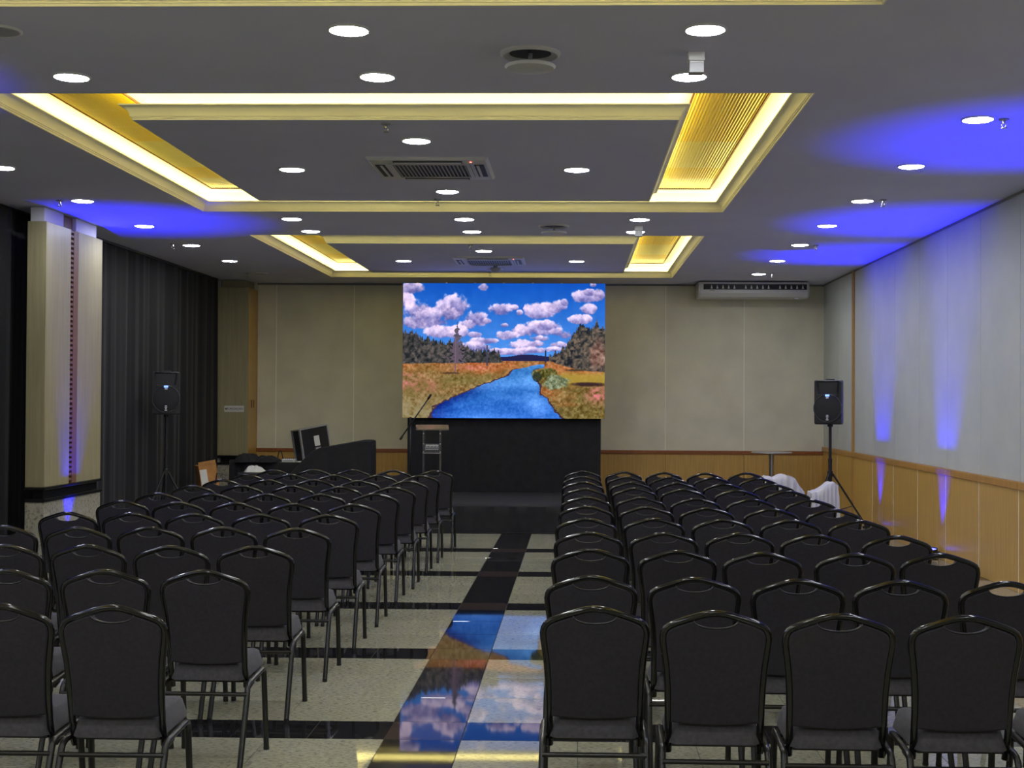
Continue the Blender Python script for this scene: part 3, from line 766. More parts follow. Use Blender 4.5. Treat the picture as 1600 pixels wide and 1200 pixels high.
    for s_ in (-1, 1):
        x = s_ * 0.195
        rear = [(x, 0.068 + YO, 0.382), (x, 0.045 + YO, 0.377), (x * 1.005, 0.028 + YO, 0.362), (x * 1.01, 0.015 + YO, 0.33), (x * 1.03, -0.128 + YO, 0.012)]
        frnt = [(x, 0.288 + YO, 0.397), (x, 0.311 + YO, 0.395), (x, 0.326 + YO, 0.384), (x, 0.332 + YO, 0.355), (x * 1.02, 0.372 + YO, 0.012)]
        for pth in (rear, frnt):
            lg = MB().tube(pth, 0.0135, 8, ry=0.012).build('leg', 'leg_tube', t, True, 60)
            fx, fy, fz = pth[-1]
            MB().lathe([(0.014, 0.0), (0.0145, 0.010), (0.013, 0.022)], fx, fy, 8).build('foot_cap', 'black_plastic', lg, True, 40)
        MB().tube([(x, 0.066 + YO, 0.382), (x, 0.290 + YO, 0.397)], 0.0135, 8, ry=0.012).build('side_rail', 'leg_tube', t, True, 60)
        MB().tube([(s_ * 0.172, yb_(0.355) + YO, 0.36), (s_ * 0.18, yb_(0.355) + 0.012 + YO, 0.352), (x, 0.13 + YO, 0.376)], 0.010, 6).build('bracket', 'leg_tube', t, True)
    MB().tube([(-0.197, 0.013 + YO, 0.338), (0.197, 0.013 + YO, 0.338)], 0.013, 8, ry=0.010).build('crossbar', 'leg_tube', t, True, 60)
    MB().tube([(-0.192, 0.318 + YO, 0.372), (0.192, 0.318 + YO, 0.372)], 0.010, 6, ry=0.009).build('crossbar', 'leg_tube', t, True, 60)
    MB().box(-0.16, 0.16, 0.075 + YO, 0.39 + YO, 0.380, 0.394).build('seat_board', 'black_plastic', t)
    return t

RY = [5.06, 6.02, 7.10, 8.08, 9.07, 10.07, 11.05, 12.19, 13.16, 14.16, 15.17]
RX = [0.075, 0.525, 0.972, 1.425, 1.885]
RDY = [[.08, 0, -.04, -.06, -.05], [.04, .0, -.03, -.04, -.05], [.07, .02, -.04, -.06, -.03], [.02, .02, .02, -.03, -.07], [-.01, .03, 0, -.01, -.02], [.08, .05, -.02, -.06, -.08],
       [.07, .08, -.02, -.05, -.08], [.01, .1, .02, -.07, -.11], [.07, .07, .02, -.09, -.14], [.05, .04, -.03, -.01, -.09], [.14, .02, -.05, -.12, .0]]
LXY = [[(-1.735, 5.06), (-2.17, 5.07)],
       [(-1.68, 6.13), (-2.135, 6.12), (-2.575, 6.10)],
       [(-1.70, 7.17), (-2.14, 7.15), (-2.59, 7.17), (-3.03, 7.15)],
       [(-1.69, 8.20), (-2.145, 8.24), (-2.59, 8.21), (-3.015, 8.16), (-3.49, 8.22)],
       [(-1.68, 9.19), (-2.14, 9.20), (-2.60, 9.21), (-3.04, 9.23), (-3.49, 9.25)],
       [(-1.67, 10.17), (-2.12, 10.18), (-2.57, 10.23), (-3.02, 10.26), (-3.48, 10.34)],
       [(-1.68, 11.33), (-2.12, 11.25), (-2.56, 11.21), (-3.02, 11.20), (-3.47, 11.22)],
       [(-1.65, 12.20), (-2.13, 12.23), (-2.57, 12.28), (-3.04, 12.29), (-3.47, 12.24)],
       [(-1.64, 13.20), (-2.12, 13.20), (-2.57, 13.29), (-3.02, 13.25), (-3.46, 13.21)],
       [(-1.63, 14.19), (-2.07, 14.15), (-2.52, 14.15), (-2.99, 14.20), (-3.44, 14.16)],
       [(-1.58, 15.20), (-2.05, 15.21), (-2.52, 15.28), (-2.96, 15.25), (-3.38, 15.12)]]
chair0 = make_chair(); first = True
def place(x, y, side, row, seat):
    global first
    lab = 'black banquet chair %s of aisle, %s row from stage, %s seat from aisle' % (side, ORD[10 - row], ORD[seat])
    rz = random.gauss(0, 0.012)
    loc = (x, y - YO, 0)
    if first:
        chair0.location = loc; chair0['label'] = lab; first = False
    else: dup(chair0, loc, rz, lab)
for r_ in range(11):
    for c_ in range(5):
        place(RX[c_] + random.gauss(0, 0.006), RY[r_] + RDY[r_][c_], 'right', r_, c_)
for r_, row in enumerate(LXY):
    for c_, (x, y) in enumerate(row): place(x, y, 'left', r_, c_)

# ------------------------------------------------------------------ ceiling downlights
def make_light(lit):
    t = thing('downlight', 'x', 'ceiling light', group='round ceiling downlights')
    MB().lathe([(0.098, -0.010), (0.104, -0.012), (0.110, -0.008), (0.111, 0.0)], 0, 0, 28, False, False).build('rim', 'lamp_rim', t, True)
    MB().lathe([(0.099, -0.0095), (0.085, -0.014), (0.04, -0.016)], 0, 0, 20, False, True).build('diffuser', 'lamp' if lit else 'lamp_off', t)
    return t
L0 = make_light(True); LU = make_light(False); used = {True: False, False: False}
def light(x, y, label, lit=True):
    src = L0 if lit else LU
    if not used[lit]:
        src.location = (x, y, ZC); src['label'] = label; used[lit] = True
    else: dup(src, (x, y, ZC), 0, label)
for k, y in enumerate([19.94, 18.10, 16.27, 14.51, 12.73, 10.875, 9.08]):
    light(2.66, y, 'lit round downlight in the row along the grey panelled wall, %s from screen wall' % ORD[k])
for k, y in enumerate([7.25, 5.43, 3.6, 1.8, 0.0, -1.8]):  # unseen continuation of the row, added for its light on the near chairs
    light(2.66, y, 'lit downlight along the grey panelled wall, out of frame, %s behind the row' % ORD[k])
light(-4.71, 20.1, 'unlit round downlight near the corner pillar', False)
for k, y in enumerate([18.29, 16.456, 14.65, 12.80, 10.97]):
    light(-4.71, y, 'lit round downlight in the row along the curtains, %s from screen wall' % ORD[k])
for k, y in enumerate([9.1, 7.3, 5.45, 3.6, 1.8, 0.0, -1.8]):  # curtain row carried on out of frame, added for illumination
    light(-4.71, y, 'lit downlight along the curtains, out of frame, %s behind the row' % ORD[k])
nmx = {-2.975: 'curtain side', -1.172: 'middle', 0.645: 'grey wall side'}
for x in (-2.975, -1.172, 0.645):
    light(x, 0.72, 'lit unseen downlight added behind the camera, %s' % nmx[x])  # unseen rear cluster, added to brighten the room
    light(x, -0.3, 'lit unseen downlight added at the rear of the room, %s' % nmx[x])
    light(x, 15.07, 'lit downlight between the two coves, %s, nearer the screen' % nmx[x])
    light(x, 14.05, 'lit downlight between the two coves, %s, farther from the screen' % nmx[x])
    light(x, 7.885, 'lit downlight in front of the large cove, %s' % nmx[x])
    light(x, 6.89, ('unlit' if x < -2 else 'lit') + ' large downlight near the top edge, %s' % nmx[x], not x < -2)
for ci, (y0, nm) in enumerate(((2.68, 'out of frame cove panel'), (9.825, 'large cove panel'), (17.0, 'far cove panel'))):
    light(-1.172, y0, 'lit downlight in the %s, camera side of the air cassette' % nm)
    light(-2.337, y0 + 1.22, 'lit downlight in the %s, curtain side of the air cassette' % nm)
    light(-0.006, y0 + 1.22, 'lit downlight in the %s, grey wall side of the cassette' % nm)
    light(-1.172, y0 + 2.37, ('unlit' if ci == 2 else 'lit') + ' downlight in the %s, screen side of the cassette' % nm, ci != 2)

# ------------------------------------------------------------------ air cassettes in the floating panels
def cassette(y, label):
    t = thing('air_cassette', label, 'air conditioner', (-1.172, y, ZC), group='ceiling air cassettes')
    a = 0.475
    fr = MB()
    pr = [(0.0, 0.0), (0.0, -0.012), (0.02, -0.026), (0.15, -0.030), (0.15, -0.022)]
    fr.ringsweep([(e, z) for e, z in pr], -a, a, -a, a)
    fr.build('fascia', 'white_plastic', t, True, 25)
    MB().box(-a + 0.15, a - 0.15, -a + 0.15, a - 0.15, -0.022, -0.018).build('grille_back', 'dark_slot', t)
    g = 0.31
    MB().ringsweep([(0, -0.030), (0, -0.034), (0.03, -0.036), (0.03, -0.028)], -g - 0.012, g + 0.012, -g - 0.012, g + 0.012).build('grille_frame', 'white_plastic', t, True, 25)
    me = None
    for k in range(19):
        x = -g + 0.03 + (2 * g - 0.06) * k / 18
        if me is None:
            o = MB().box(-0.006, 0.006, -g + 0.02, g - 0.02, -0.031, -0.024).build('grille_slat', 'grey_plastic', t); me = o.data
        else:
            o = bpy.data.objects.new('grille_slat', me); C.objects.link(o); o.parent = t
        o.location.x = x
    for k in range(4):
        an = k * math.pi / 2; R_ = Matrix.Rotation(an, 4, 'Z')
        s_ = MB().box(0.355, 0.43, -0.27, 0.27, -0.0325, -0.029, R_).build('air_slot', 'dark_slot', t)
        MB().box(0.372, 0.392, -0.262, 0.262, -0.038, -0.0328, R_).build('louvre', 'white_plastic', s_)
    MB().box(0.33, 0.345, -0.40, -0.385, -0.033, -0.029).build('indicator', 'red_led', t)
    return t
cassette(10.96, 'white square ceiling air cassette with grille in the large cove panel')
cassette(18.15, 'white square ceiling air cassette above the stage in the far cove')

# round air diffusers hanging below the ceiling
def diffuser(x, y, label):
    t = thing('air_diffuser', label, 'air diffuser', (x, y, ZC), group='round ceiling air diffusers')
    MB().lathe([(0.165, 0.0), (0.165, -0.012), (0.150, -0.020), (0.115, -0.006), (0.115, 0.0)], 0, 0, 28, False, False).build('collar', 'white_plastic', t, True, 40)
    MB().lathe([(0.115, -0.004), (0.114, -0.003)], 0, 0, 28, True, False).build('throat', 'dark_slot', t)
    MB().lathe([(0.012, -0.004), (0.012, -0.075)], 0, 0, 10, False, False).build('stem', 'grey_plastic', t)
    MB().lathe([(0.135, -0.070), (0.14, -0.076), (0.13, -0.088), (0.06, -0.098)], 0, 0, 28, True, True).build('disc', 'white_plastic', t, True, 40)
diffuser(-0.26, 7.36, 'round air diffuser near the top edge, in front of the large cove')
diffuser(-0.25, 14.58, 'round air diffuser on the ceiling strip between the two coves')

# bracket-mounted emergency lamps
def bracket(x, y, label):
    t = thing('ceiling_sensor', label, 'sensor', (x, y, ZC), group='ceiling brackets')
    MB().cbox(-0.045, 0.045, -0.03, 0.05, -0.05, 0.0, 0.005).build('body', 'white_plastic', t)
    MB().cbox(-0.04, 0.04, -0.035, 0.045, -0.115, -0.052, 0.004).build('head', 'grey_plastic', t)
    MB().cbox(-0.036, 0.036, -0.038, -0.0352, -0.062, -0.054, 0.001).build('lens', 'badge', t)
bracket(0.64, 7.36, 'small white box sensor on the ceiling by the top downlights')
bracket(0.66, 14.6, 'small white box sensor on the ceiling between the coves')
t = thing('ceiling_camera', 'small grey dome hanging beside the far air cassette', 'camera', (-1.135, 18.85, ZC))
MB().lathe([(0.03, 0.0), (0.03, -0.03), (0.075, -0.035), (0.075, -0.055), (0.05, -0.085), (0.02, -0.095)], 0, 0, 18).build('dome', 'grey_plastic', t, True, 40)

# sprinklers
def make_sprinkler():
    t = thing('sprinkler', 'x', 'sprinkler', group='ceiling sprinklers')
    MB().lathe([(0.035, 0.0), (0.033, -0.008), (0.012, -0.012)], 0, 0, 14).build('escutcheon', 'grey_plastic', t, True, 40)
    MB().lathe([(0.010, -0.008), (0.010, -0.03)], 0, 0, 8).build('body', 'metal', t, True, 40)
    for s_ in (-1, 1):
        MB().tube([(s_ * 0.009, 0, -0.028), (s_ * 0.014, 0, -0.042), (s_ * 0.004, 0, -0.058)], 0.003, 6).build('frame_arm', 'metal', t, True)
    MB().lathe([(0.005, -0.056), (0.020, -0.058), (0.022, -0.062), (0.005, -0.063)], 0, 0, 12).build('deflector', 'metal', t, True, 40)
    return t
sp0 = make_sprinkler(); fs0 = True
SPR = [(-1.31, 9.235, 'in the large cove panel, camera side'), (-1.31, 12.69, 'in the large cove panel, screen side'), (-1.29, 16.38, 'in the far cove panel, camera side'), (-1.27, 19.8, 'in the far cove panel, above the video wall'),
       (2.835, 9.09, 'by the grey panelled wall, nearest the camera'), (2.843, 12.69, 'by the grey panelled wall, second from the camera'), (2.86, 16.34, 'by the grey panelled wall, third from the camera'), (2.853, 19.9, 'by the grey panelled wall above the air conditioner'),
       (-4.93, 12.8, 'by the curtains, beside the oak pillar'), (-4.91, 16.36, 'by the curtains, above the loudspeaker'), (-4.91, 20.12, 'by the curtains, near the corner pillar')]
for x, y, w in SPR:
    lab = 'small ceiling sprinkler head ' + w
    if fs0: sp0.location = (x, y, ZC); sp0['label'] = lab; fs0 = False
    else: dup(sp0, (x, y, ZC), 0, lab)

# ------------------------------------------------------------------ under-ceiling split air conditioner
ac = thing('air_conditioner', 'long white split air conditioner on the front wall under the ceiling', 'air conditioner', (2.745, YF - 0.022, 3.305))
w = 0.855; prof = [(0.0, 0.02), (-0.50, 0.0), (-0.60, 0.02), (-0.645, 0.075), (-0.655, 0.20), (-0.645, 0.245), (0.0, 0.245)]
vs = [(x, y, z) for x in (-w + 0.03, w - 0.03) for y, z in prof]; n = len(prof)
fs = [tuple(range(n - 1, -1, -1)), tuple(range(n, 2 * n))] + [(k, (k + 1) % n, n + (k + 1) % n, n + k) for k in range(n)]
MB().add(vs, fs).build('body', 'white_plastic', ac)
for s_ in (-1, 1):
    xa, xb = sorted((s_ * (w - 0.03), s_ * w))
    vs = []
    for x in (xa, xb):
        k = 0.985 if abs(x) > w - 0.001 else 1.01
        vs += [(x, y * k, 0.1225 + (z - 0.1225) * k) for y, z in prof]
    MB().add(vs, fs).build('end_cap', 'white_plastic', ac)
ou = MB().box(-w + 0.075, w - 0.04, -0.662, -0.640, 0.128, 0.212).build('air_outlet', 'dark_slot', ac)
for k in range(17):
    if k in (5, 11): continue
    x = -w + 0.20 + k * 0.088
    MB().add([(x - 0.016, -0.664, 0.142), (x + 0.016, -0.664, 0.142), (x + 0.003, -0.664, 0.195), (x - 0.006, -0.664, 0.195), (x - 0.016, -0.658, 0.142), (x + 0.016, -0.658, 0.142), (x + 0.003, -0.658, 0.185), (x - 0.006, -0.658, 0.185)],
             [(0, 1, 2, 3), (1, 0, 4, 5), (2, 1, 5, 6), (3, 2, 6, 7), (0, 3, 7, 4)]).build('vane', 'white_plastic', ou)
MB().box(-w + 0.17, -w + 0.25, -0.654, -0.652, 0.105, 0.117).build('maker_mark', 'grey_plastic', ac)
MB().box(w - 0.24, w - 0.10, -0.654, -0.652, 0.105, 0.115).build('model_mark', 'badge', ac)
MB().cbox(w - 0.22, w - 0.16, -0.60, -0.54, -0.012, 0.012, 0.003).build('drain_stub', 'white_plastic', ac)

# ------------------------------------------------------------------ loudspeakers on tripod stands
def speaker(x, y, zb, rot, label):
    t = thing('loudspeaker', label, 'loudspeaker', (x, y, zb), rot, group='loudspeakers on stands')
    w, h_, d = 0.17, 0.55, 0.29
    bm_ = MB()
    # cabinet outline seen from above tapers to the rear
    sec = [(-w, 0.0), (w, 0.0), (w, 0.10), (w * 0.72, d), (-w * 0.72, d), (-w, 0.10)]
    vs = []; zs = [(0.0, .94), (0.015, 1.0), (h_ - 0.015, 1.0), (h_, .94)]
    for z, k in zs: vs += [(px * k, py * k + d * (1 - k) / 2, z) for px, py in sec]
    fs = [tuple(range(5, -1, -1)), tuple(18 + k for k in range(6))]
    for a in range(3):
        for k in range(6): fs.append((a * 6 + k, a * 6 + (k + 1) % 6, (a + 1) * 6 + (k + 1) % 6, (a + 1) * 6 + k))
    bm_.add(vs, fs).build('cabinet', 'black_plastic', t)
    R_ = Matrix.Translation((0, 0, 0.20)) @ Matrix.Rotation(math.pi / 2, 4, 'X')
    MB().lathe([(0.178, -0.004), (0.178, 0.016), (0.170, 0.022), (0.164, 0.016)], 0, 0, 36, False, False, R_).build('woofer_ring', 'ring', t, True, 40)
    gr = MB().lathe([(0.165, 0.012), (0.12, 0.022), (0.06, 0.027), (0.01, 0.028)], 0, 0, 36, True, True, R_).build('grille', 'grille', t, True, 60)
    # horn: trapezoid surround and flared mouth
    hv = [(-0.115, -0.012, 0.37), (0.115, -0.012, 0.37), (0.135, -0.012, 0.535), (-0.135, -0.012, 0.535), (-0.05, 0.04, 0.43), (0.05, 0.04, 0.43), (0.055, 0.04, 0.49), (-0.055, 0.04, 0.49)]
    MB().add(hv, [(0, 1, 5, 4), (1, 2, 6, 5), (2, 3, 7, 6), (3, 0, 4, 7), (4, 5, 6, 7)]).build('horn', 'grille', t)
    MB().tube([(-0.125, -0.012, 0.365), (0.125, -0.012, 0.365), (0.142, -0.012, 0.54), (-0.142, -0.012, 0.54)], 0.006, 6, closed=True).build('horn_edge', 'ring', t, True)
    MB().cbox(-0.026, 0.026, -0.034, -0.02, 0.348, 0.372, 0.003).build('blue_badge', 'badge_blue', t)
    MB().cbox(-0.017, 0.017, -0.034, -0.02, 0.320, 0.344, 0.003).build('white_badge', 'badge', t)
    for k, (zz, ww) in enumerate(((0.050, 0.016), (0.070, 0.010), (0.088, 0.016), (0.106, 0.013))):
        MB().cbox(-ww, ww, -0.034, -0.018, zz, zz + 0.013, 0.002).build('lettering', 'badge', t)
    MB().cbox(-0.05, 0.05, 0.10, 0.17, h_ - 0.005, h_ + 0.018, 0.006).build('carry_handle', 'black_plastic', t)
    MB().lathe([(0.035, -0.03), (0.035, 0.004)], 0, 0.13, 14).build('socket', 'black_plastic', t, True, 40)
def stand(x, y, ztop, zhub, spread, a0, label):
    t = thing('speaker_stand', label, 'stand', (x, y, 0), group='tripod speaker stands')
    MB().tube([(0, 0, 0.30), (0, 0, zhub + 0.18)], 0.024, 10).build('lower_tube', 'black_plastic', t, True, 40)
    MB().tube([(0, 0, zhub + 0.16), (0, 0, ztop)], 0.019, 10).build('upper_tube', 'black_plastic', t, True, 40)
    MB().lathe([(0.034, zhub - 0.03), (0.036, zhub), (0.034, zhub + 0.04), (0.022, zhub + 0.05)], 0, 0, 14).build('hub_collar', 'black_plastic', t, True, 40)
    MB().lathe([(0.026, zhub + 0.15), (0.026, zhub + 0.20)], 0, 0, 12).build('height_clamp', 'black_plastic', t, True, 40)
    MB().lathe([(0.028, 0.29), (0.028, 0.34)], 0, 0, 12).build('lower_collar', 'black_plastic', t, True, 40)
    for k in range(3):
        a = a0 + k * 2 * math.pi / 3; c, s_ = math.cos(a), math.sin(a)
        lg = MB().tube([(0.03 * c, 0.03 * s_, zhub + 0.01), (spread * c, spread * s_, 0.012)], 0.012, 8).build('leg', 'black_plastic', t, True, 60)
        MB().lathe([(0.018, 0.0), (0.018, 0.025)], spread * c, spread * s_, 10).build('rubber_foot', 'black_plastic', lg, True, 40)
        f = 0.5
        MB().tube([(0.028 * c, 0.028 * s_, 0.315), (spread * f * c, spread * f * s_, zhub * (1 - f))], 0.006, 6).build('brace', 'black_plastic', t, True, 60)
speaker(3.125, 16.98, 1.413, -0.42, 'black loudspeaker on a tripod beside the grey panelled wall')
stand(3.178, 17.10, 1.418, 0.785, 0.53, -0.12, 'black tripod speaker stand beside the oak wainscot')
speaker(-5.262, 17.30, 1.485, 0.24, 'black loudspeaker on a tripod in front of the black curtain')
stand(-5.293, 17.425, 1.49, 0.74, 0.42, 0.0, 'black tripod speaker stand in front of the black curtain')

# ------------------------------------------------------------------ blue floor spots
def par(x, y, tx, ty, label):
    d = Vector((tx - x, ty - y, ZC - 0.10)).normalized()
    q = d.to_track_quat('Z', 'Y').to_matrix().to_4x4()
    t = thing('floor_spotlight', label, 'spotlight', (x, y, 0), group='blue floor spotlights')
    B = Matrix.Translation((0, 0, 0.075)) @ q
    MB().lathe([(0.05, -0.055), (0.072, -0.05), (0.078, 0.0), (0.080, 0.045), (0.072, 0.045), (0.070, 0.036)], 0, 0, 20, True, False, B).build('housing', 'black_plastic', t, True, 40)
    MB().lathe([(0.070, 0.034), (0.066, 0.036)], 0, 0, 20, False, True, B).build('lens', 'blue_lens', t)
    for s_ in (-1, 1):
        MB().tube([(s_ * 0.09, 0, 0.075), (s_ * 0.092, 0.0, 0.02), (s_ * 0.085, 0.0, 0.006), (0.0, 0.0, 0.006)], 0.006, 6).build('yoke', 'black_plastic', t, True)
        MB().lathe([(0.014, -0.01), (0.014, 0.012)], 0, 0, 8, True, True, Matrix.Translation((s_ * 0.09, 0, 0.075)) @ Matrix.Rotation(math.pi / 2, 4, 'Y')).build('knob', 'black_plastic', t)
    ld = bpy.data.lights.new('blue_beam', 'SPOT'); ld.energy = BLUE; ld.color = (0.004, 0.004, 1.0)
    ld.spot_size = math.radians(52); ld.spot_blend = 0.9; ld.shadow_soft_size = 0.03
    lo = bpy.data.objects.new('blue_beam', ld); C.objects.link(lo); lo.parent = t
    lo.matrix_local = Matrix.Translation((0, 0, 0.075)) @ Matrix.Translation(d * 0.05) @ d.to_track_quat('-Z', 'Y').to_matrix().to_4x4()
par(3.812, 17.72, 3.64, 17.40, 'blue floor spotlight at the oak wainscot, nearest the loudspeaker')
par(3.812, 14.74, 3.64, 14.30, 'blue floor spotlight at the oak wainscot, seen through a chair handle')
par(3.76, 9.9, 3.35, 9.8, 'blue floor spotlight at the oak wainscot, out of frame')
par(-5.08, 13.74, -4.80, 14.2, 'blue floor spotlight at the foot of the oak pillar')
par(-5.2, 7.75, -4.9, 7.7, 'blue floor spotlight by the curtain, out of frame')

# ------------------------------------------------------------------ lectern and microphone on the stage
lc = thing('lectern', 'clear acrylic lectern with engraved plate on the black stage', 'lectern', (-1.955, 18.42, ST + 0.003))
T_ = Matrix.Translation((0, 0, 0.965)) @ Matrix.Rotation(0.13, 4, 'Z') @ Matrix.Rotation(0.20, 4, 'X')
MB().cbox(-0.222, 0.222, -0.13, 0.15, -0.006, 0.006, 0.002, T_).build('reading_board', 'acrylic', lc)
MB().cbox(-0.222, 0.222, -0.142, -0.13, -0.006, 0.012, 0.002, T_).build('book_stop', 'acrylic', lc)
for s_ in (-1, 1):
    MB().cbox(s_ * 0.113 - 0.012, s_ * 0.113 + 0.012, -0.05, 0.05, 0.015, 0.94, 0.003).build('post', 'acrylic', lc)
    for z in (0.885, 0.745, 0.635): MB().lathe([(0.009, 0), (0.009, 0.006)], 0, 0, 10, True, True, Matrix.Translation((s_ * 0.113, -0.05, z)) @ Matrix.Rotation(math.pi / 2, 4, 'X')).build('screw', 'metal', lc)
MB().cbox(-0.113, 0.113, -0.058, -0.051, 0.63, 0.75, 0.002).build('logo_plate', 'acrylic', lc)
for k in range(11):
    MB().box(-0.08 + k * 0.016, -0.069 + k * 0.016, -0.0598, -0.0585, 0.705 + 0.004 * (k % 3), 0.735).build('engraving', 'badge', lc)
for k in range(8):
    MB().box(-0.085 + k * 0.023, -0.074 + k * 0.023, -0.0598, -0.0585, 0.664, 0.676).build('engraving', 'badge', lc)
MB().box(-0.09, 0.095, -0.0598, -0.0585, 0.688, 0.693).build('engraving', 'badge', lc)
MB().cbox(-0.125, 0.125, -0.054, -0.046, 0.615, 0.623, 0.002).build('cross_rod', 'metal', lc)
MB().cbox(-0.21, 0.21, -0.17, 0.17, 0.0, 0.016, 0.004).build('base_plate', 'acrylic', lc)

ms = thing('microphone_stand', 'black boom microphone stand tilted across the screen corner', 'microphone stand', (-2.29, 18.72, ST + 0.003))
MB().tube([(0, 0, 0.02), (0, 0, 1.08)], 0.011, 8).build('pole', 'black_plastic', ms, True)
MB().lathe([(0.018, 1.06), (0.018, 1.10)], 0, 0, 10).build('clutch', 'black_plastic', ms, True, 40)
MB().tube([(-0.125, -0.02, 0.815), (0.25, 0.0, 1.365)], 0.009, 8).build('boom', 'black_plastic', ms, True)
MB().tube([(0.24, 0.0, 1.35), (0.285, 0.0, 1.42)], 0.016, 10).build('microphone', 'grille', ms, True)
MB().tube([(-0.14, -0.02, 0.79), (-0.11, -0.02, 0.835)], 0.016, 8).build('counterweight', 'black_plastic', ms, True)
for k in range(3):
    a = 0.5 + k * 2 * math.pi / 3
    MB().tube([(0, 0, 0.10), (0.19 * math.cos(a), 0.19 * math.sin(a), 0.012)], 0.008, 6).build('leg', 'black_plastic', ms, True)

# ------------------------------------------------------------------ production desk corner beside the screen
tb = thing('equipment_table', 'folding table with sound gear beside the front wall', 'table', (-4.2, 19.78, 0))
MB().cbox(-0.70, 0.70, -0.35, 0.35, 0.755, 0.79, 0.006).build('tabletop', 'oak_pale', tb)
for sx in (-1, 1):
    for sy in (-1, 1): MB().tube([(sx * 0.64, sy * 0.3, 0.757), (sx * 0.66, sy * 0.31, 0.0)], 0.014, 8).build('leg', 'leg_tube', tb, True)

# black cloth thrown over a screen lid: sloping draped form
cd = thing('draped_case', 'tall flight case covered by a black cloth beside the chairs', 'case', (-3.25, 19.02, 0))
prof_t = [(-0.80, 0.55), (-0.70, 0.69), (-0.60, 0.80), (-0.50, 0.90), (-0.40, 0.985), (-0.30, 1.025), (-0.10, 1.062), (0.10, 1.098), (0.25, 1.125), (0.36, 1.130), (0.405, 1.118)]
NXc = 44; vs = []; fs = []
def top_at(x): return float(np.interp(x, [p[0] for p in prof_t], [p[1] for p in prof_t]))
secs = [(-0.30, 0.0), (-0.285, 0.25), (-0.262, 0.60), (-0.245, 0.90), (-0.235, 0.985), (-0.20, 1.0), (0.0, 1.0), (0.20, 1.0), (0.235, 0.985), (0.25, 0.9), (0.27, 0.5), (0.29, 0.0)]
for i in range(NXc + 1):
    x = -0.80 + 1.205 * i / NXc; tz = top_at(x)
    for j, (yy, k) in enumerate(secs):
        f = 0.022 * math.sin(x * 23 + 0.8 * math.sin(x * 9)) * (1 - k) * (1 if x < 0.1 else 0.4)
        vs.append((x, yy + (f if yy < 0 else -f), max(0.003, tz * k)))
ns = len(secs)
for i in range(NXc):
    for j in range(ns - 1): fs.append((i * ns + j, (i + 1) * ns + j, (i + 1) * ns + j + 1, i * ns + j + 1))
fs.append(tuple(range(ns))); fs.append(tuple(NXc * ns + j for j in range(ns - 1, -1, -1)))
MB().add(vs, fs).build('cloth_cover', 'black_cloth', cd, True, 50)

# open flight case lid standing on the table
fc = thing('flight_case', 'black flight case with aluminium edges standing open on the table', 'case', (-3.84, 19.84, 0.826), 0.0)
R_ = Matrix.Rotation(math.radians(58), 4, 'Z') @ Matrix.Rotation(math.radians(-7), 4, 'Y') @ Matrix.Rotation(math.radians(-6), 4, 'X')
hw, hd, hh = 0.29, 0.075, 0.46
MB().cbox(-hw, hw, -hd, hd, 0.01, hh, 0.006, R_).build('shell', 'black_plastic', fc)
for sx in (-1, 1):
    for sy in (-1, 1):
        MB().box(sx * hw - 0.012, sx * hw + 0.012, sy * hd - 0.014, sy * hd + 0.014, 0.0, hh, R_).build('edge_rail', 'alu', fc)
        MB().lathe([(0.012, hh - 0.012), (0.024, hh), (0.012, hh + 0.012)], sx * hw, sy * hd, 8, True, True, R_).build('ball_corner', 'alu', fc)
for sy in (-1, 1):
    MB().box(-hw, hw, sy * hd - 0.013, sy * hd + 0.013, hh - 0.012, hh + 0.006, R_).build('edge_rail', 'alu', fc)
for sx in (-1, 1): MB().box(sx * hw - 0.013, sx * hw + 0.013, -hd, hd, hh - 0.012, hh + 0.006, R_).build('edge_rail', 'alu', fc)
MB().box(-0.02, 0.09, -hd - 0.006, -hd - 0.001, 0.18, 0.33, R_).build('paper_label', 'paper', fc)
MB().box(-0.02, 0.09, -hd - 0.012, -hd - 0.002, 0.12, 0.16, R_).build('latch', 'alu', fc)

mx = thing('audio_mixer', 'flat white audio device on the equipment table', 'device', (-4.14, 19.52, 0.79))
MB().cbox(-0.09, 0.09, -0.08, 0.08, 0.0, 0.045, 0.006).build('body', 'white_plastic', mx)
MB().box(-0.07, 0.07, -0.0815, -0.08, 0.012, 0.03).build('front_panel', 'grey_plastic', mx)
for k in range(6): MB().lathe([(0.009, 0.045), (0.008, 0.06)], -0.07 + k * 0.028, -0.03, 8).build('knob', 'black_plastic', mx)
gm = thing('cable_loop', 'black cable loop sticking up behind the audio device', 'cable', (-4.32, 19.75, 0.79))
MB().tube([(0.03 * math.cos(a) * (1.2 if a > 0 else 1), 0.0, 0.02 + 0.13 * math.sin(a)) for a in [math.pi * k / 12 for k in range(13)]], 0.008, 6).build('cable', 'black_plastic', gm, True)

tc = thing('tablecloth', 'black cloth hanging down the front of the equipment table', 'tablecloth', (-4.2, 19.40, 0))
vs = []; fs = []
for i in range(61):
    x = -0.71 + 1.42 * i / 60
    for j, z in enumerate((0.004, 0.25, 0.5, 0.70, 0.775, 0.788)):
        vs.append((x, -0.012 * (1 - j / 5) + 0.014 * math.sin(x * 26 + 1.2 * math.sin(x * 7)) * (1 - j / 5) + (0.012 if j == 5 else 0), z))
for i in range(60):
    for j in range(5): a = i * 6 + j; fs.append((a, a + 6, a + 7, a + 1))
MB().add(vs, fs).build('drape', 'black_cloth', tc, True)
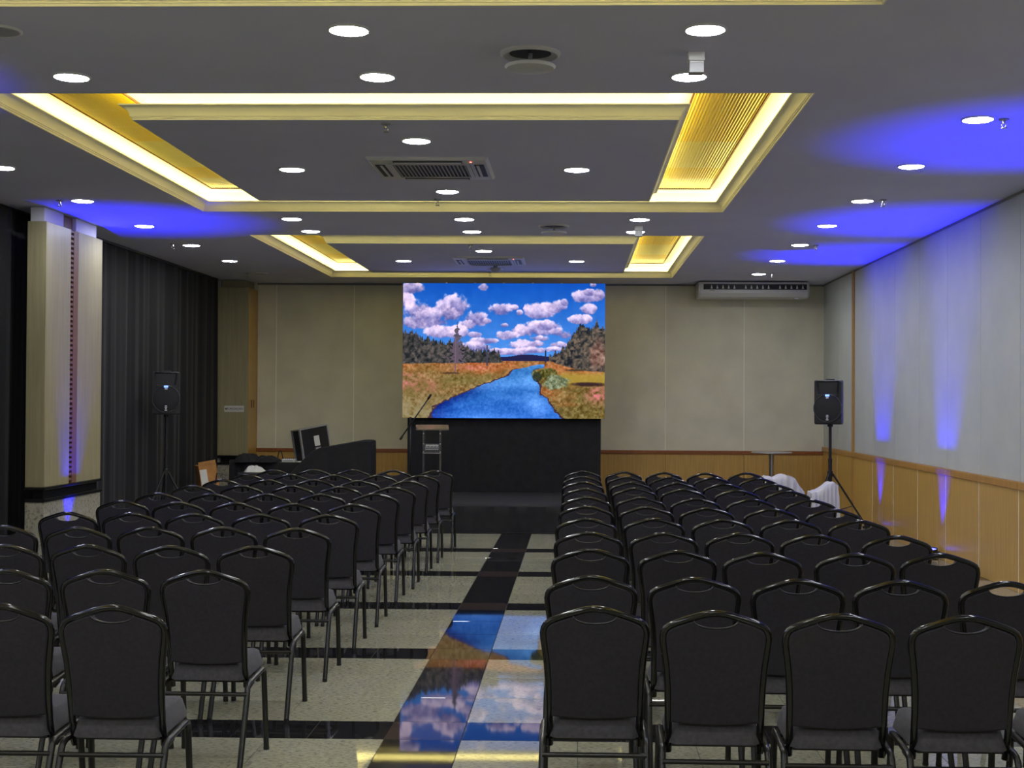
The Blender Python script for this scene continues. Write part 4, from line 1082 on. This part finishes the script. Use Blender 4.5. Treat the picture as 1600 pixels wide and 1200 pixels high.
# heap of dark clothes on the table end
hp = thing('clothes_heap', 'heap of dark jackets on the table end next to the corner pillar', 'clothes', (-4.64, 19.46, 0.79))
def heap(cx, cy, rx, ry, h_, sd, m, nm, par, z0=0.0):
    rr = random.Random(sd); ph = [rr.uniform(0, 6.3) for _ in range(6)]
    vs = [(cx, cy, z0 + h_)]; fs = []; na, nr = 36, 9
    for j in range(1, nr + 1):
        t_ = j / nr
        for k in range(na):
            a = 2 * math.pi * k / na
            w_ = 1 + 0.10 * math.sin(3 * a + ph[0]) + 0.06 * math.sin(5 * a + ph[1]) + .03 * math.sin(9 * a + ph[4])
            z = h_ * (1 - t_ ** 2.6) + 0.012 * math.sin(4 * a + ph[2] + t_ * 4) * math.sin(math.pi * t_) + 0.008 * math.sin(9 * a + ph[3] - 5 * t_) * math.sin(math.pi * t_)
            vs.append((cx + rx * t_ * w_ * math.cos(a), cy + ry * t_ * w_ * math.sin(a), max(z0 + 0.001, z0 + z)))
    for k in range(na): fs.append((0, 1 + k, 1 + (k + 1) % na))
    for j in range(nr - 1):
        for k in range(na):
            a = 1 + j * na; k2 = (k + 1) % na; fs.append((a + k, a + na + k, a + na + k2, a + k2))
    return MB().add(vs, fs).build(nm, m, par, True)
heap(-0.10, 0.0, 0.20, 0.22, 0.115, 1, 'black_cloth', 'jacket', hp)
heap(0.20, 0.0, 0.21, 0.20, 0.085, 2, 'curtain', 'jacket', hp)
# cloth side hanging over the table edge
vs = []; fs = []
for i in range(25):
    x = -0.33 + 0.72 * i / 24
    for j, (yy, z) in enumerate(((-0.08, 0.035), (-0.10, 0.0), (-0.115, -0.12), (-0.115, -0.26 - 0.07 * math.sin(i * .5)))):
        vs.append((x, yy + 0.012 * math.sin(i * 1.1 + j), z))
for i in range(24):
    for j in range(3): a = i * 4 + j; fs.append((a, a + 1, a + 5, a + 4))
MB().add(vs, fs).build('hanging_sleeve', 'black_cloth', hp, True)
pl = thing('white_bundle', 'small white cloth bundle lying under the dark jackets', 'cloth', (-4.56, 19.16, 0.0))
MB().cbox(-0.22, 0.22, -0.13, 0.13, 0.0, 0.66, 0.02).build('crate', 'black_plastic', pl)
heap(0.0, 0.0, 0.15, 0.12, 0.085, 4, 'paper', 'bundle', pl, 0.66)
pp = thing('paper_sheets', 'loose white papers beside the covered flight case', 'paper', (-3.95, 19.47, 0.79))
MB().cbox(-0.07, 0.07, -0.06, 0.06, 0.0, 0.006, 0.001, Matrix.Rotation(0.5, 4, 'Z')).build('sheet', 'paper', pp)
MB().cbox(-0.07, 0.07, -0.06, 0.06, 0.007, 0.011, 0.001, Matrix.Rotation(0.2, 4, 'Z')).build('sheet', 'paper', pp)

# open cardboard carton leaning by the curtain
cb = thing('cardboard_carton', 'open brown cardboard carton with white side by the black curtain', 'carton', (-5.17, 18.95, 0.0))
R_ = Matrix.Rotation(0.5, 4, 'Z') @ Matrix.Rotation(-0.16, 4, 'Y')
MB().cbox(-0.16, 0.16, -0.16, 0.16, 0.0, 0.42, 0.006).build('lower_crate', 'black_plastic', cb)
R2 = Matrix.Translation((0.02, 0, 0.45)) @ R_
hw, hd, hh, tk = 0.12, 0.12, 0.33, 0.008
MB().cbox(-hw, hw, -hd, -hd + tk, 0, hh, 0.002, R2).build('front_side', 'card', cb)
MB().cbox(-hw, hw, hd - tk, hd, 0, hh, 0.002, R2).build('rear_side', 'card', cb)
for s_ in (-1, 1):
    MB().cbox(s_ * hw - tk / 2, s_ * hw + tk / 2, -hd, hd, 0, hh, 0.002, R2).build('end_side', 'card', cb)
MB().cbox(-hw, hw, -hd, hd, 0, tk, 0.002, R2).build('bottom', 'card', cb)
MB().box(-hw + 0.004, -0.02, -hd - 0.003, -hd - 0.0005, 0.01, hh - 0.06, R2).build('white_label', 'paper', cb)
MB().box(0.045, 0.065, -hd - 0.006, -hd - 0.001, 0.06, 0.22, R2 @ Matrix.Rotation(0.3, 4, 'Y')).build('strap', 'ink', cb)
MB().cbox(-hw, hw, -hd - 0.001, -hd + 0.004, hh, hh + 0.05, 0.002, R2 @ Matrix.Translation((0, 0.0, 0)) ).build('flap', 'card', cb)

# ------------------------------------------------------------------ right corner: bar table and white covered seats
bt = thing('bar_table', 'round glass bar table on a steel post near the front wall', 'table', (2.935, 20.5, 0))
MB().lathe([(0.30, 0.922), (0.31, 0.928), (0.31, 0.936), (0.30, 0.940)], 0, 0, 36).build('tabletop', 'glass', bt, True, 30)
MB().lathe([(0.037, 0.02), (0.037, 0.90), (0.06, 0.905), (0.06, 0.921)], 0, 0, 20).build('post', 'metal', bt, True, 40)
MB().lathe([(0.22, 0.0), (0.22, 0.012), (0.05, 0.024)], 0, 0, 30).build('base', 'metal', bt, True, 40)

def cloth_form(name, label, x0, x1, y0, y1, topf, loc, sd):
    t = thing(name, label, 'cloth', loc, group='white cloths in the corner')
    rr = random.Random(sd); ph = [rr.uniform(0, 6.3) for _ in range(4)]
    nx, ny = 40, 22; vs = []; fs = []
    for j in range(ny + 1):
        for i in range(nx + 1):
            a = i / nx; b2 = j / ny
            x = x0 + (x1 - x0) * a; y_ = y0 + (y1 - y0) * b2
            ex = min(1, min(a, 1 - a) / 0.05); ey = min(1, min(b2, 1 - b2) / 0.08)
            e = (math.sin(ex * math.pi / 2) ** 0.35) * (math.sin(ey * math.pi / 2) ** 0.35) if ex > 0 and ey > 0 else 0
            z = (topf(a, b2) + 0.010 * math.sin(9 * a + 7 * b2 + ph[0]) + 0.006 * math.sin(17 * a - 11 * b2 + ph[1])) * e
            fl = (1 - e) * 0.03
            vs.append((x + fl * math.sin(b2 * 40 + ph[2]) * (1 if ex < 1 else 0), y_ + fl * math.sin(a * 46 + ph[3]) * (1 if ey < 1 else 0), max(0.002, z)))
    for j in range(ny):
        for i in range(nx):
            a = j * (nx + 1) + i; fs.append((a, a + 1, a + nx + 2, a + nx + 1))
    MB().add(vs, fs).build('draped_cloth', 'white_cloth', t, True, 75)
    return t
f1 = lambda a, b2: float(np.interp(a, [0, .15, .3, .42, .55, .75, .9, 1], [.70, .80, .775, .815, .82, .775, .67, .61]))
cloth_form('covered_stool', 'white cloth draped over low seats beside the bar table post', -0.28, 0.27, -0.2, 0.2, f1, (2.455, 16.30, 0), 3)
f2 = lambda a, b2: float(np.interp(a, [0, .25, .5, .8, 1], [.61, .63, .69, .73, .71]))
cloth_form('covered_stool', 'white cloth draped over the seat next to the loudspeaker tripod', -0.17, 0.165, -0.2, 0.2, f2, (2.945, 16.30, 0), 8)
